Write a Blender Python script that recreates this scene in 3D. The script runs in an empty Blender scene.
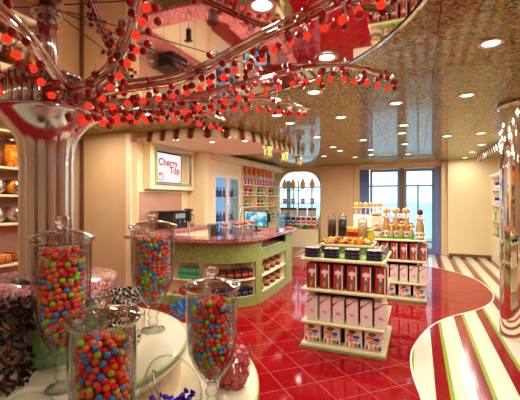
import bpy, bmesh, math, random
from mathutils import Vector, Matrix, Euler
random.seed(7)
PI = math.pi
C = bpy.context.scene.collection
sc = bpy.context.scene

# ------------------------------------------------------------------ measuring
TH = math.radians(23.4); F_PX = 365.0; H = 1.55; HC = 2.65
SN, CS = math.sin(TH), math.cos(TH)
def cam_d(d, off, z):                       # depth along the view, sideways offset, height -> room point
    return Vector((-SN*d + CS*off, CS*d + SN*off, z))
def at_z(px, py, z):                        # the room point at height z seen at (px, py)
    d = (H - z)*F_PX/(py - 200.0)
    return cam_d(d, (px - 260.0)*d/F_PX, z)
def at_d(px, d, z):
    return cam_d(d, (px - 260.0)*d/F_PX, z)
def at_y(px, Y, py):
    u = (px - 260.0)/F_PX
    d = Y/(CS + SN*u)
    return cam_d(d, u*d, H + (200.0 - py)*d/F_PX)
def at_x(px, X, py):
    u = (px - 260.0)/F_PX
    d = X/(-SN + CS*u)
    return cam_d(d, u*d, H + (200.0 - py)*d/F_PX)
def px_of(p):
    d = -SN*p[0] + CS*p[1]; o = CS*p[0] + SN*p[1]
    return 260 + F_PX*o/d, 200 + (H - p[2])*F_PX/d, d

# ------------------------------------------------------------------ materials
def lin(h):
    h = h.lstrip('#'); v = [int(h[i:i+2], 16)/255 for i in (0, 2, 4)]
    return tuple((c/12.92 if c <= .04045 else ((c+.055)/1.055)**2.4) for c in v) + (1,)
def new_mat(name):
    m = bpy.data.materials.new(name); m.use_nodes = True
    nt = m.node_tree; nt.nodes.clear()
    out = nt.nodes.new('ShaderNodeOutputMaterial')
    return m, nt, out
def N(nt, t, **kw):
    n = nt.nodes.new(t)
    for k, v in kw.items():
        if k.startswith('i_'): n.inputs[k[2:].replace('_', ' ')].default_value = v
        else: setattr(n, k, v)
    return n
def math_n(nt, op, a, b=None, c=None):
    n = nt.nodes.new('ShaderNodeMath'); n.operation = op
    for i, v in enumerate((a, b, c)):
        if v is None: continue
        if isinstance(v, (int, float)): n.inputs[i].default_value = v
        else: nt.links.new(v, n.inputs[i])
    return n.outputs[0]
def plain(name, color, rough=.5, metal=0., spec=.5, var=.06, scale=30., coat=0., bump=0.):
    m, nt, out = new_mat(name)
    b = N(nt, 'ShaderNodeBsdfPrincipled'); c = lin(color)
    b.inputs['Roughness'].default_value = rough; b.inputs['Metallic'].default_value = metal
    b.inputs['Specular IOR Level'].default_value = spec; b.inputs['Coat Weight'].default_value = coat
    tc = N(nt, 'ShaderNodeTexCoord'); no = N(nt, 'ShaderNodeTexNoise'); no.inputs['Scale'].default_value = scale
    nt.links.new(tc.outputs['Object'], no.inputs['Vector'])
    r = N(nt, 'ShaderNodeValToRGB')
    r.color_ramp.elements[0].position = .3; r.color_ramp.elements[1].position = .7
    r.color_ramp.elements[0].color = tuple(x*(1-var) for x in c[:3])+(1,)
    r.color_ramp.elements[1].color = tuple(min(1, x*(1+var)) for x in c[:3])+(1,)
    nt.links.new(no.outputs['Fac'], r.inputs['Fac']); nt.links.new(r.outputs['Color'], b.inputs['Base Color'])
    if bump:
        bp = N(nt, 'ShaderNodeBump'); bp.inputs['Strength'].default_value = bump; bp.inputs['Distance'].default_value = .002
        nt.links.new(no.outputs['Fac'], bp.inputs['Height']); nt.links.new(bp.outputs['Normal'], b.inputs['Normal'])
    nt.links.new(b.outputs['BSDF'], out.inputs['Surface'])
    return m
def glow(name, color, strength):
    m, nt, out = new_mat(name)
    e = N(nt, 'ShaderNodeEmission'); e.inputs['Color'].default_value = lin(color); e.inputs['Strength'].default_value = strength
    nt.links.new(e.outputs[0], out.inputs['Surface']); return m
def glass(name, tint='#ffffff', edge='#8a8078', refl=1.0, rough=.02):
    m, nt, out = new_mat(name)
    lw = N(nt, 'ShaderNodeLayerWeight'); lw.inputs['Blend'].default_value = .5      # Facing: 0 face-on, 1 at the rim, the same from both sides
    mixc = N(nt, 'ShaderNodeMix'); mixc.data_type = 'RGBA'
    nt.links.new(math_n(nt, 'POWER', lw.outputs['Facing'], 2.2), mixc.inputs[0]); mixc.inputs[6].default_value = lin(tint); mixc.inputs[7].default_value = lin(edge)
    tr = N(nt, 'ShaderNodeBsdfTransparent'); nt.links.new(mixc.outputs[2], tr.inputs['Color'])
    gl = N(nt, 'ShaderNodeBsdfGlossy'); gl.inputs['Roughness'].default_value = rough; gl.inputs['Color'].default_value = (.95, .95, .95, 1)
    fr = math_n(nt, 'MULTIPLY_ADD', math_n(nt, 'POWER', lw.outputs['Facing'], 4.5), .75, .035)
    mx = N(nt, 'ShaderNodeMixShader'); nt.links.new(math_n(nt, 'MULTIPLY', fr, refl), mx.inputs['Fac'])
    nt.links.new(tr.outputs[0], mx.inputs[1]); nt.links.new(gl.outputs[0], mx.inputs[2])
    nt.links.new(mx.outputs[0], out.inputs['Surface']); return m
def speckle(name, cols, scale, rough=.3, metal=0., coat=0., spec=.5, second=None):
    """random coloured grains: a voronoi cell colour looked up in a hard ramp"""
    m, nt, out = new_mat(name)
    b = N(nt, 'ShaderNodeBsdfPrincipled'); b.inputs['Roughness'].default_value = rough
    b.inputs['Metallic'].default_value = metal; b.inputs['Coat Weight'].default_value = coat; b.inputs['Specular IOR Level'].default_value = spec
    b.inputs['Coat Roughness'].default_value = .05
    tc = N(nt, 'ShaderNodeTexCoord'); v = N(nt, 'ShaderNodeTexVoronoi'); v.inputs['Scale'].default_value = scale
    nt.links.new(tc.outputs['Object'], v.inputs['Vector'])
    sp = N(nt, 'ShaderNodeSeparateColor'); nt.links.new(v.outputs['Color'], sp.inputs[0])
    r = N(nt, 'ShaderNodeValToRGB'); r.color_ramp.interpolation = 'CONSTANT'
    els = r.color_ramp.elements; tot = sum(w for _, w in cols); acc = 0
    els[0].position = 0; els[0].color = lin(cols[0][0]); els[1].position = cols[0][1]/tot; els[1].color = lin(cols[1][0])
    acc = cols[0][1]/tot
    for c, w in cols[1:]:
        if acc > els[1].position + 1e-6:
            e = els.new(acc); e.color = lin(c)
        acc += w/tot
    nt.links.new(sp.outputs[0], r.inputs['Fac'])
    nt.links.new(r.outputs['Color'], b.inputs['Base Color'])
    nt.links.new(b.outputs['BSDF'], out.inputs['Surface'])
    return m, nt, b, r

M = {}
M['cream'] = plain('cream_paint', '#ead7ac', .55, var=.02)
M['cream_light'] = plain('light_cream_paint', '#f0e6c0', .45, var=.02)
M['tan'] = plain('tan_wall_covering', '#ceab7c', .6, var=.03, scale=4)
M['tan_pink'] = plain('pink_tan_wall_covering', '#dcbc92', .6, var=.03, scale=4)
M['brown_trim'] = plain('brown_trim', '#6e4a34', .45)
M['niche_brown'] = plain('niche_brown', '#b98a72', .5, var=.08, scale=3)
M['rear_wood'] = plain('dark_wood_panelling', '#c4a074', .5, var=.08, scale=5)
M['side_wood'] = plain('side_wall_wood', '#8a5a3c', .45, var=.12, scale=5)
M['white'] = plain('white_lacquer', '#f3ece0', .3)
M['white_matte'] = plain('soffit_white', '#f1e9cf', .8, var=.01)
M['black'] = plain('black_plastic', '#100e0e', .35)
M['dark'] = plain('dark_gap', '#171011', .8)
M['chrome'] = plain('chrome', '#e9e2da', .06, 1., var=.01)
M['steel'] = plain('brushed_steel', '#c9c4bc', .22, 1., var=.03)
M['brushed'] = plain('brushed_chrome', '#e2e2e6', .15, 1., var=.01)
M['mirror'] = plain('warm_mirror', '#d0b8ac', .03, 1., var=.01)
M['gold'] = plain('hammered_gold', '#8f7d34', .42, 1., var=.25, scale=60, bump=.6)
M['green'] = plain('green_edge', '#93a84c', .35)
M['lime'] = plain('lime_line', '#9bb23c', .4)
M['counter_green'] = speckle('green_mosaic', [('#889a52', 3), ('#94a65e', 3), ('#7d9048', 2), ('#a6b474', 1)], 70, .3)[0]
M['tile_green'] = speckle('green_glass_tile', [('#76985e', 3), ('#80a268', 3), ('#6c8f56', 2), ('#8cab74', 1)], 75, .25)[0]
M['pink_stone'] = speckle('pink_terrazzo', [('#a85558', 4), ('#c07a78', 3), ('#8c3c42', 3), ('#d3a09a', 1)], 90, .12, coat=.4)[0]
M['pink_candy'] = speckle('pink_white_terrazzo', [('#d05a5f', 4), ('#e8b7b2', 3), ('#b53a42', 3), ('#f1d9d2', 2)], 110, .2, coat=.3)[0]
M['pale_top'] = plain('cream_display_top', '#d8caa8', .3, var=.03, scale=6, coat=.15)
M['drum'] = plain('beige_drum_side', '#d9bd93', .45, var=.03)
M['glass'] = glass('jar_glass', '#fefdfb', '#2a2521', 1.5)
def solid_glass():
    m, nt, out = new_mat('solid_glass'); b = N(nt, 'ShaderNodeBsdfGlass'); b.inputs['IOR'].default_value = 1.45; b.inputs['Roughness'].default_value = .0
    b.inputs['Color'].default_value = (.97, .96, .95, 1); nt.links.new(b.outputs[0], out.inputs['Surface']); return m
M['solid_glass'] = solid_glass()
M['lid_glass'] = glass('lid_glass', '#efeae4', '#2a2522', 2.6)
M['thin_glass'] = glass('thin_glass', '#fdfcfa', '#c9c2b8', .6)
M['pane'] = glass('window_pane', '#f2fbff', '#c8dde6', .8)
M['cello'] = glass('cellophane', '#f4efe6', '#cfc6b8', 1.6, .12)
M['vase_glass'] = glass('vase_glass', '#e2e6ee', '#3c4450', 1.6)
M['acrylic'] = glass('smoky_acrylic', '#cfd3da', '#7a808c', 1.2, .05)
M['blue_frame'] = plain('blue_frame', '#7088bc', .4)
M['teal_frame'] = plain('teal_rail', '#6ea3b8', .4)
M['cherry_dark'] = plain('cherry_dark', '#9a070e', .12, coat=.6, var=.02)
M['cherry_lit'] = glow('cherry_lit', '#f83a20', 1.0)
M['lamp'] = glow('lamp_lens', '#fff0da', 9.0)
M['red_panel'] = plain('red_print', '#b3202a', .4)
M['dim_lamp'] = glow('dim_lamp_lens', '#fff0da', 1.6)
M['screen_white'] = glow('screen_white', '#fbf4f2', 1.05)
M['logo_red'] = glow('logo_red', '#cf2038', .9)
M['navy'] = plain('navy_box', '#151b3c', .3)
M['pinkwhite'] = plain('pink_white_print', '#ecd2cc', .45, var=.1, scale=90)
M['red'] = plain('red_gloss', '#c4121e', .25)
M['orange'] = plain('orange_gloss', '#ee8a28', .3)
M['yellow'] = plain('yellow_gloss', '#efc63a', .3)
M['leaf'] = plain('fresh_green', '#5fae3a', .3)
M['purple'] = plain('purple_foil', '#4a22b8', .25, .3, var=.25, scale=40)
M['magenta'] = plain('magenta_gloss', '#d0308a', .35)
M['blue'] = plain('blue_gloss', '#2f78c4', .25)
M['teal'] = plain('teal_green_box', '#2f9e6c', .35)
M['skyblue'] = plain('sky_blue_shelf', '#a4d4ea', .3)
M['chocolate'] = plain('chocolate', '#3a1d12', .35); M['stick'] = plain('dark_wrapper', '#1f120e', .4, var=.3, scale=60)
M['choc_dark'] = plain('dark_bean', '#1a0f0d', .35)
M['nut'] = plain('nut_tan', '#c39a70', .45, var=.35, scale=90)
M['bean_brown'] = plain('bean_brown', '#40281a', .35, var=.5, scale=110)
M['bean_black'] = plain('bean_black', '#191312', .3, var=.6, scale=110)
M['paper'] = plain('white_paper', '#efe6dc', .6)
M['pink_rock'] = plain('pink_rock_candy', '#c4545c', .3, var=.3, scale=70)
M['straw'] = plain('straw_tan', '#b58a4c', .5, var=.25, scale=80)
M['plaid'] = speckle('orange_check', [('#d98438', 4), ('#f0d8a8', 2), ('#8a4a20', 2), ('#e8a850', 2)], 45, .5)[0]
M['ribbon_white'] = plain('white_ribbon', '#efeff2', .35)
M['silver'] = plain('silver_ribbon', '#d4d0cc', .25, .7)
M['orange_fill'] = speckle('orange_candy', [('#f07a10', 4), ('#ffb020', 3), ('#d84a10', 3), ('#ffd84a', 1)], 70, .3)[0]
M['pink_fill'] = speckle('pale_candy', [('#f0d2c4', 4), ('#e8a090', 3), ('#fff0e0', 3), ('#d06060', 1)], 70, .3)[0]
M['basket'] = plain('wire_basket', '#8a5a3c', .5)
M['sea'] = plain('sea', '#cfe6e4', .6, var=.08, scale=.05)
M['deck'] = plain('deck_planks', '#c4b49c', .6)

# balls, foils
GUM = {'red': plain('gum_red', '#e2262a', .16, var=.02), 'orange': plain('gum_orange', '#f0762e', .16, var=.02),
       'coral pink': plain('gum_coral', '#ea6258', .16, var=.02), 'blue': plain('gum_blue', '#2a98dc', .16, var=.02),
       'lime green': plain('gum_lime', '#93dc2a', .16, var=.02)}
GUMW = ['red']*24 + ['orange']*26 + ['coral pink']*14 + ['blue']*19 + ['lime green']*17

# zebra foil
def zebra():
    m, nt, out = new_mat('zebra_foil'); b = N(nt, 'ShaderNodeBsdfPrincipled'); b.inputs['Roughness'].default_value = .3
    tc = N(nt, 'ShaderNodeTexCoord'); w = N(nt, 'ShaderNodeTexWave'); w.inputs['Scale'].default_value = 13; w.inputs['Distortion'].default_value = 4
    nt.links.new(tc.outputs['Object'], w.inputs['Vector'])
    r = N(nt, 'ShaderNodeValToRGB'); r.color_ramp.interpolation = 'CONSTANT'
    r.color_ramp.elements[0].color = lin('#120e0c'); r.color_ramp.elements[1].position = .55; r.color_ramp.elements[1].color = lin('#e4d9c4')
    nt.links.new(w.outputs['Fac'], r.inputs['Fac']); nt.links.new(r.outputs['Color'], b.inputs['Base Color'])
    nt.links.new(b.outputs[0], out.inputs['Surface']); return m
M['zebra'] = zebra()

# red floor tiles, laid diagonally, with pale joints
def floor_tiles():
    m, nt, out = new_mat('red_floor_tiles'); b = N(nt, 'ShaderNodeBsdfPrincipled')
    tc = N(nt, 'ShaderNodeTexCoord'); s = N(nt, 'ShaderNodeSeparateXYZ'); nt.links.new(tc.outputs['Object'], s.inputs[0])
    T = .308; k = .70711
    def line(sgn, ph):
        q = math_n(nt, 'ADD', s.outputs[1], math_n(nt, 'MULTIPLY', s.outputs[0], sgn))
        q = math_n(nt, 'MULTIPLY_ADD', q, k/T, -ph/T)
        fr = math_n(nt, 'FRACT', q)
        e = math_n(nt, 'MINIMUM', fr, math_n(nt, 'SUBTRACT', 1., fr))
        return math_n(nt, 'LESS_THAN', e, .0125), math_n(nt, 'FLOOR', q)
    a, ia = line(1, 1.285); c, ic = line(-1, 3.02)
    grout = math_n(nt, 'MAXIMUM', a, c)
    cv = N(nt, 'ShaderNodeCombineXYZ'); nt.links.new(ia, cv.inputs[0]); nt.links.new(ic, cv.inputs[1])
    wn = N(nt, 'ShaderNodeTexWhiteNoise'); nt.links.new(cv.outputs[0], wn.inputs['Vector'])
    r = N(nt, 'ShaderNodeValToRGB'); r.color_ramp.elements[0].color = lin('#860711'); r.color_ramp.elements[1].color = lin('#940a15')
    nt.links.new(wn.outputs['Value'], r.inputs['Fac'])
    mx = N(nt, 'ShaderNodeMix'); mx.data_type = 'RGBA'; nt.links.new(grout, mx.inputs[0])
    nt.links.new(r.outputs['Color'], mx.inputs[6]); mx.inputs[7].default_value = lin('#a04c48')
    nt.links.new(mx.outputs[2], b.inputs['Base Color'])
    b.inputs['Specular IOR Level'].default_value = .17; b.inputs['Roughness'].default_value = .07
    nt.links.new(b.outputs[0], out.inputs['Surface']); return m
M['tiles'] = floor_tiles()
def stripes():
    m, nt, out = new_mat('striped_floor'); b = N(nt, 'ShaderNodeBsdfPrincipled'); b.inputs['Roughness'].default_value = .12; b.inputs['Specular IOR Level'].default_value = .28
    tc = N(nt, 'ShaderNodeTexCoord'); s = N(nt, 'ShaderNodeSeparateXYZ'); nt.links.new(tc.outputs['Object'], s.inputs[0])
    fr = math_n(nt, 'FRACT', math_n(nt, 'MULTIPLY_ADD', s.outputs[0], 1/.302, -.131/.302 + 10))
    r = N(nt, 'ShaderNodeValToRGB'); r.color_ramp.interpolation = 'CONSTANT'; e = r.color_ramp.elements
    e[0].color = lin('#860a13'); e[1].position = .341; e[1].color = lin('#8ea238')
    x = e.new(.453); x.color = lin('#dcd3bf')
    nt.links.new(fr, r.inputs['Fac']); nt.links.new(r.outputs['Color'], b.inputs['Base Color'])
    nt.links.new(b.outputs[0], out.inputs['Surface']); return m
M['stripes'] = stripes()
# speckled glossy ceiling with thin panel joints
def ceiling_mat():
    m, nt, b, r = speckle('speckled_ceiling', [('#98983f', 5), ('#b0ae52', 4), ('#728a3c', 3), ('#b07a48', 2.2), ('#403c20', 2.8), ('#d4cc86', 2)], 56, .5, 0., coat=.55, spec=.2)
    tc = N(nt, 'ShaderNodeTexCoord'); s = N(nt, 'ShaderNodeSeparateXYZ'); nt.links.new(tc.outputs['Object'], s.inputs[0])
    fr = math_n(nt, 'FRACT', math_n(nt, 'MULTIPLY_ADD', s.outputs[0], 1/.67, -.12/.67 + 20.5))
    l = math_n(nt, 'LESS_THAN', math_n(nt, 'ABSOLUTE', math_n(nt, 'SUBTRACT', fr, .5)), .006)
    mx = N(nt, 'ShaderNodeMix'); mx.data_type = 'RGBA'; nt.links.new(l, mx.inputs[0]); nt.links.new(r.outputs['Color'], mx.inputs[6])
    mx.inputs[7].default_value = lin('#2a2016'); nt.links.new(mx.outputs[2], b.inputs['Base Color'])
    return m
M['ceiling'] = ceiling_mat()
def picture_screen():
    m, nt, out = new_mat('till_screen_picture'); e = N(nt, 'ShaderNodeEmission'); e.inputs['Strength'].default_value = .95
    tc = N(nt, 'ShaderNodeTexCoord'); no = N(nt, 'ShaderNodeTexNoise'); no.inputs['Scale'].default_value = 9
    nt.links.new(tc.outputs['Object'], no.inputs['Vector'])
    r = N(nt, 'ShaderNodeValToRGB'); el = r.color_ramp.elements; el[0].color = lin('#2c9cb4'); el[1].color = lin('#f2f6f6')
    el[0].position = .42; el[1].position = .62; x = el.new(.5); x.color = lin('#78c8d8')
    nt.links.new(no.outputs['Fac'], r.inputs['Fac']); nt.links.new(r.outputs['Color'], e.inputs['Color'])
    nt.links.new(e.outputs[0], out.inputs['Surface']); return m
M['till'] = picture_screen()
M['cooler'] = glow('cooler_glow', '#a5c6f2', 1.0)

# ------------------------------------------------------------------ mesh builder
class MB:
    def __init__(s): s.v = []; s.f = []; s.m = []; s.s = []; s.mats = []
    def mi(s, m):
        if m not in s.mats: s.mats.append(m)
        return s.mats.index(m)
    def add(s, vs, fs, mat, smooth=False, mtx=None):
        o = len(s.v); k = s.mi(mat)
        s.v += [tuple(mtx @ Vector(v)) if mtx else tuple(v) for v in vs]
        for f in fs: s.f.append(tuple(i+o for i in f)); s.m.append(k); s.s.append(smooth)
        return s
    def box(s, x0, x1, y0, y1, z0, z1, mat, bevel=0., mtx=None, seg=2):
        if bevel:
            bm = bmesh.new(); bmesh.ops.create_cube(bm, size=1)
            for v in bm.verts:
                v.co = Vector(((x0+x1)/2 + v.co.x*(x1-x0), (y0+y1)/2 + v.co.y*(y1-y0), (z0+z1)/2 + v.co.z*(z1-z0)))
            bmesh.ops.bevel(bm, geom=list(bm.edges), offset=bevel, segments=seg, affect='EDGES', profile=.5)
            bm.verts.index_update()
            s.add([v.co.copy() for v in bm.verts], [[v.index for v in f.verts] for f in bm.faces], mat, False, mtx); bm.free(); return s
        vs = [(x, y, z) for z in (z0, z1) for y in (y0, y1) for x in (x0, x1)]
        return s.add(vs, [(0, 2, 3, 1), (4, 5, 7, 6), (0, 1, 5, 4), (2, 6, 7, 3), (0, 4, 6, 2), (1, 3, 7, 5)], mat, False, mtx)
    def lathe(s, prof, mat, c=(0, 0, 0), seg=32, mtx=None, mod=None, smooth=True, cap=True):
        vs = []; fs = []
        for r, z in prof:
            for k in range(seg):
                a = 2*PI*k/seg; rr = r*(mod(a, z) if mod else 1)
                vs.append((c[0] + rr*math.cos(a), c[1] + rr*math.sin(a), c[2] + z))
        for j in range(len(prof)-1):
            for k in range(seg):
                k2 = (k+1) % seg
                fs.append((j*seg+k, j*seg+k2, (j+1)*seg+k2, (j+1)*seg+k))
        if cap:
            if prof[0][0] > 1e-5: fs.append(tuple(range(seg))[::-1])
            if prof[-1][0] > 1e-5: fs.append(tuple((len(prof)-1)*seg + k for k in range(seg)))
        return s.add(vs, fs, mat, smooth, mtx)
    def cyl(s, p0, p1, r, mat, seg=12, r1=None):
        return s.tube([p0, p1], [r, r if r1 is None else r1], mat, seg)
    def tube(s, pts, r, mat, seg=8, caps=True):
        pts = [Vector(p) for p in pts]; n = len(pts)
        rs = r if isinstance(r, (list, tuple)) else [r]*n
        vs = []; fs = []; ref = None
        for i, p in enumerate(pts):
            t = (pts[min(i+1, n-1)] - pts[max(i-1, 0)]).normalized()
            if ref is None: ref = t.orthogonal().normalized()
            ref = (ref - t*ref.dot(t)); ref = ref.normalized() if ref.length > 1e-6 else t.orthogonal().normalized()
            b = t.cross(ref)
            for k in range(seg):
                a = 2*PI*k/seg; vs.append(p + (ref*math.cos(a) + b*math.sin(a))*rs[i])
        for i in range(n-1):
            for k in range(seg):
                k2 = (k+1) % seg; fs.append((i*seg+k, i*seg+k2, (i+1)*seg+k2, (i+1)*seg+k))
        if caps: fs.append(tuple(range(seg))[::-1]); fs.append(tuple((n-1)*seg+k for k in range(seg)))
        return s.add(vs, fs, mat, True)
    def ball(s, c, r, mat, u=12, v=8, sc3=(1, 1, 1), mtx=None):
        prof = [(r*math.sin(PI*j/v), -r*math.cos(PI*j/v)) for j in range(v+1)]
        vs = []; fs = []
        for rr, z in prof[1:-1]:
            for k in range(u):
                a = 2*PI*k/u; vs.append((c[0]+rr*math.cos(a)*sc3[0], c[1]+rr*math.sin(a)*sc3[1], c[2]+z*sc3[2]))
        n = len(vs); vs += [(c[0], c[1], c[2]-r*sc3[2]), (c[0], c[1], c[2]+r*sc3[2])]
        for j in range(v-2):
            for k in range(u):
                k2 = (k+1) % u; fs.append((j*u+k, j*u+k2, (j+1)*u+k2, (j+1)*u+k))
        for k in range(u):
            k2 = (k+1) % u; fs.append((n, k2, k)); fs.append((n+1, (v-2)*u+k, (v-2)*u+k2))
        return s.add(vs, fs, mat, True, mtx)
    def prism(s, poly, z0, z1, mat):
        n = len(poly)
        vs = [(x, y, z0) for x, y in poly] + [(x, y, z1) for x, y in poly]
        fs = [tuple(range(n))[::-1], tuple(range(n, 2*n))] + [(i, (i+1) % n, n+(i+1) % n, n+i) for i in range(n)]
        return s.add(vs, fs, mat)
    def ribbon(s, outer, inner, z0, z1, mat, smooth=False):      # solid between two equal-length plan polylines
        n = len(outer); vs = [(p[0], p[1], z) for z in (z0, z1) for p in list(outer)+list(inner)]
        O = lambda i, t: t*2*n + i
        I = lambda i, t: t*2*n + n + i
        fs = []
        for i in range(n-1):
            fs += [(O(i, 0), O(i+1, 0), O(i+1, 1), O(i, 1)), (I(i+1, 0), I(i, 0), I(i, 1), I(i+1, 1)),
                   (O(i, 1), O(i+1, 1), I(i+1, 1), I(i, 1)), (I(i, 0), I(i+1, 0), O(i+1, 0), O(i, 0))]
        fs += [(I(0, 0), O(0, 0), O(0, 1), I(0, 1)), (O(n-1, 0), I(n-1, 0), I(n-1, 1), O(n-1, 1))]
        return s.add(vs, fs, mat, smooth)
    def build(s, name, parent=None, loc=None, rz=None):
        me = bpy.data.meshes.new(name); me.from_pydata(s.v, [], s.f)
        for m in s.mats: me.materials.append(m)
        me.polygons.foreach_set('material_index', s.m); me.polygons.foreach_set('use_smooth', s.s); me.update()
        bm = bmesh.new(); bm.from_mesh(me); bmesh.ops.recalc_face_normals(bm, faces=bm.faces); bm.to_mesh(me); bm.free()
        o = bpy.data.objects.new(name, me); C.objects.link(o)
        if parent: o.parent = parent
        if loc is not None: o.location = loc
        if rz is not None: o.rotation_euler = (0, 0, rz)
        return o
def tag(o, label, cat, group=None, kind=None):
    if label: o['label'] = label
    if cat: o['category'] = cat
    if group: o['group'] = group
    if kind: o['kind'] = kind
    return o
def empty(name, loc, label, cat, group=None, rz=0.):
    o = bpy.data.objects.new(name, None); C.objects.link(o); o.location = loc; o.rotation_euler = (0, 0, rz)
    o.empty_display_size = .05
    return tag(o, label, cat, group)
def struct(o): o['kind'] = 'structure'; return o
def dup(o, loc=None, rz=None, label=None, group=None):
    c = o.copy(); C.objects.link(c)
    if loc is not None: c.location = loc
    if rz is not None: c.rotation_euler = (0, 0, rz)
    if label: c['label'] = label
    if group: c['group'] = group
    for ch in list(o.children):
        d = ch.copy(); C.objects.link(d); d.parent = c
        for g in list(ch.children):
            e = g.copy(); C.objects.link(e); e.parent = d
    return c
def text_into(mb, s, size, mat, mtx, depth=.002):
    cu = bpy.data.curves.new('lettering', 'FONT'); cu.body = s; cu.size = size; cu.extrude = depth; cu.align_x = 'LEFT'; cu.offset = .0042; cu.space_character = 1.08
    o = bpy.data.objects.new('lettering', cu); C.objects.link(o)
    bpy.context.view_layer.update()
    me = bpy.data.meshes.new_from_object(o.evaluated_get(bpy.context.evaluated_depsgraph_get()))
    mb.add([v.co.copy() for v in me.vertices], [tuple(p.vertices) for p in me.polygons], mat, False, mtx)
    bpy.data.objects.remove(o); bpy.data.curves.remove(cu); bpy.data.meshes.remove(me)
def smooth_path(pts, n=8):
    pts = [Vector(p) for p in pts]; out = []
    P = [pts[0]*2 - pts[1]] + pts + [pts[-1]*2 - pts[-2]]
    for i in range(1, len(P)-2):
        for k in range(n):
            t = k/n; a, b, c, d = P[i-1], P[i], P[i+1], P[i+2]
            out.append(.5*((2*b) + (c-a)*t + (2*a-5*b+4*c-d)*t*t + (3*b-a-3*c+d)*t**3))
    out.append(pts[-1]); return out
ORD = ['first', 'second', 'third', 'fourth', 'fifth', 'sixth', 'seventh', 'eighth', 'ninth', 'tenth']

# ------------------------------------------------------------------ camera
cd = bpy.data.cameras.new('camera'); cam = bpy.data.objects.new('camera', cd); C.objects.link(cam)
cd.sensor_width = 36; cd.lens = F_PX/520*36; cd.clip_start = .02; cd.clip_end = 3000
cam.location = (0, 0, H); cam.rotation_euler = (PI/2, 0, TH); sc.camera = cam

# ------------------------------------------------------------------ room
XL, XR, YB, YF = -5.3, 1.93, 11.5, -3.0
struct(MB().box(XL-.2, XR+.2, YF-.2, 12.4, -.1, 0, M['tiles']).build('floor'))
struct(MB().box(XL-.2, XR+.2, YF-.2, 12.4, HC, HC+.1, M['ceiling']).build('ceiling'))
# candy-striped area: everything to the right of and behind a winding edge
edge_px = [(440, 470), (428, 425), (422, 400), (413, 375), (411, 357), (415, 345), (428, 329), (446, 318.5), (478, 309.5), (490, 303.5), (493.5, 297.5), (491, 291),
           (476, 279.5), (451, 271), (425, 266), (395, 261.5), (340, 257.5), (292, 256.5)]
edge = [at_z(x, y, 0) for x, y in edge_px]
edge = [Vector((p.x, p.y, 0)) for p in smooth_path(edge, 6)]
poly = [(p.x, p.y) for p in edge] + [(-3.4, 11.44), (XR-.02, 11.44), (XR-.02, 1.2)]
def flat_poly(poly, z, mat, name):
    bm = bmesh.new(); vs = [bm.verts.new((x, y, z)) for x, y in poly]; bm.faces.new(vs)
    bmesh.ops.triangulate(bm, faces=bm.faces[:]); me = bpy.data.meshes.new(name); bm.to_mesh(me); bm.free(); me.materials.append(mat)
    if me.polygons and me.polygons[0].normal.z < 0: me.flip_normals()
    o = bpy.data.objects.new(name, me); C.objects.link(o); return o
struct(flat_poly(poly, .002, M['stripes'], 'floor_striped'))
lb = MB(); L = []
for i, p in enumerate(edge):
    t = (edge[min(i+1, len(edge)-1)] - edge[max(i-1, 0)]).normalized(); nrm = Vector((-t.y, t.x, 0)); L.append((p + nrm*.008, p - nrm*.008))
lb.ribbon([a for a, b in L], [b for a, b in L], .001, .004, M['paper']); struct(lb.build('trim_floor_edge'))

# walls
struct(MB().box(XL-.1, XL, YF, 4.5, 0, HC, M['tan']).build('wall_left'))
wp = MB().box(XL, -4.16, 4.5, 4.62, 0, HC, M['tan'])
wp.box(-5.27, -5.2, 4.47, 4.5, 0, 2.57, M['brown_trim']); wp.box(-5.19, -4.27, 4.478, 4.5, .1, 2.56, M['tan'], .006); wp.box(-4.26, -4.16, 4.47, 4.5, 0, 2.6, M['cream'])
struct(wp.build('wall_partition'))
struct(MB().box(-4.6, -4.5, 4.62, 11.9, 0, HC, M['cream']).build('wall_counter'))
struct(MB().box(-4.5, -4.08, 6.55, 6.8, 0, 2.58, M['cream'], .01).build('trim_pillar'))
struct(MB().box(XR, XR+.1, YF, 6.6, 0, HC, M['side_wood']).box(XR, XR+.1, 6.6, 11.4, 0, HC, M['cream']).build('wall_right'))
struct(MB().box(XL-.1, XR+.1, YF-.1, YF, 0, HC, M['rear_wood']).build('wall_rear'))
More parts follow.
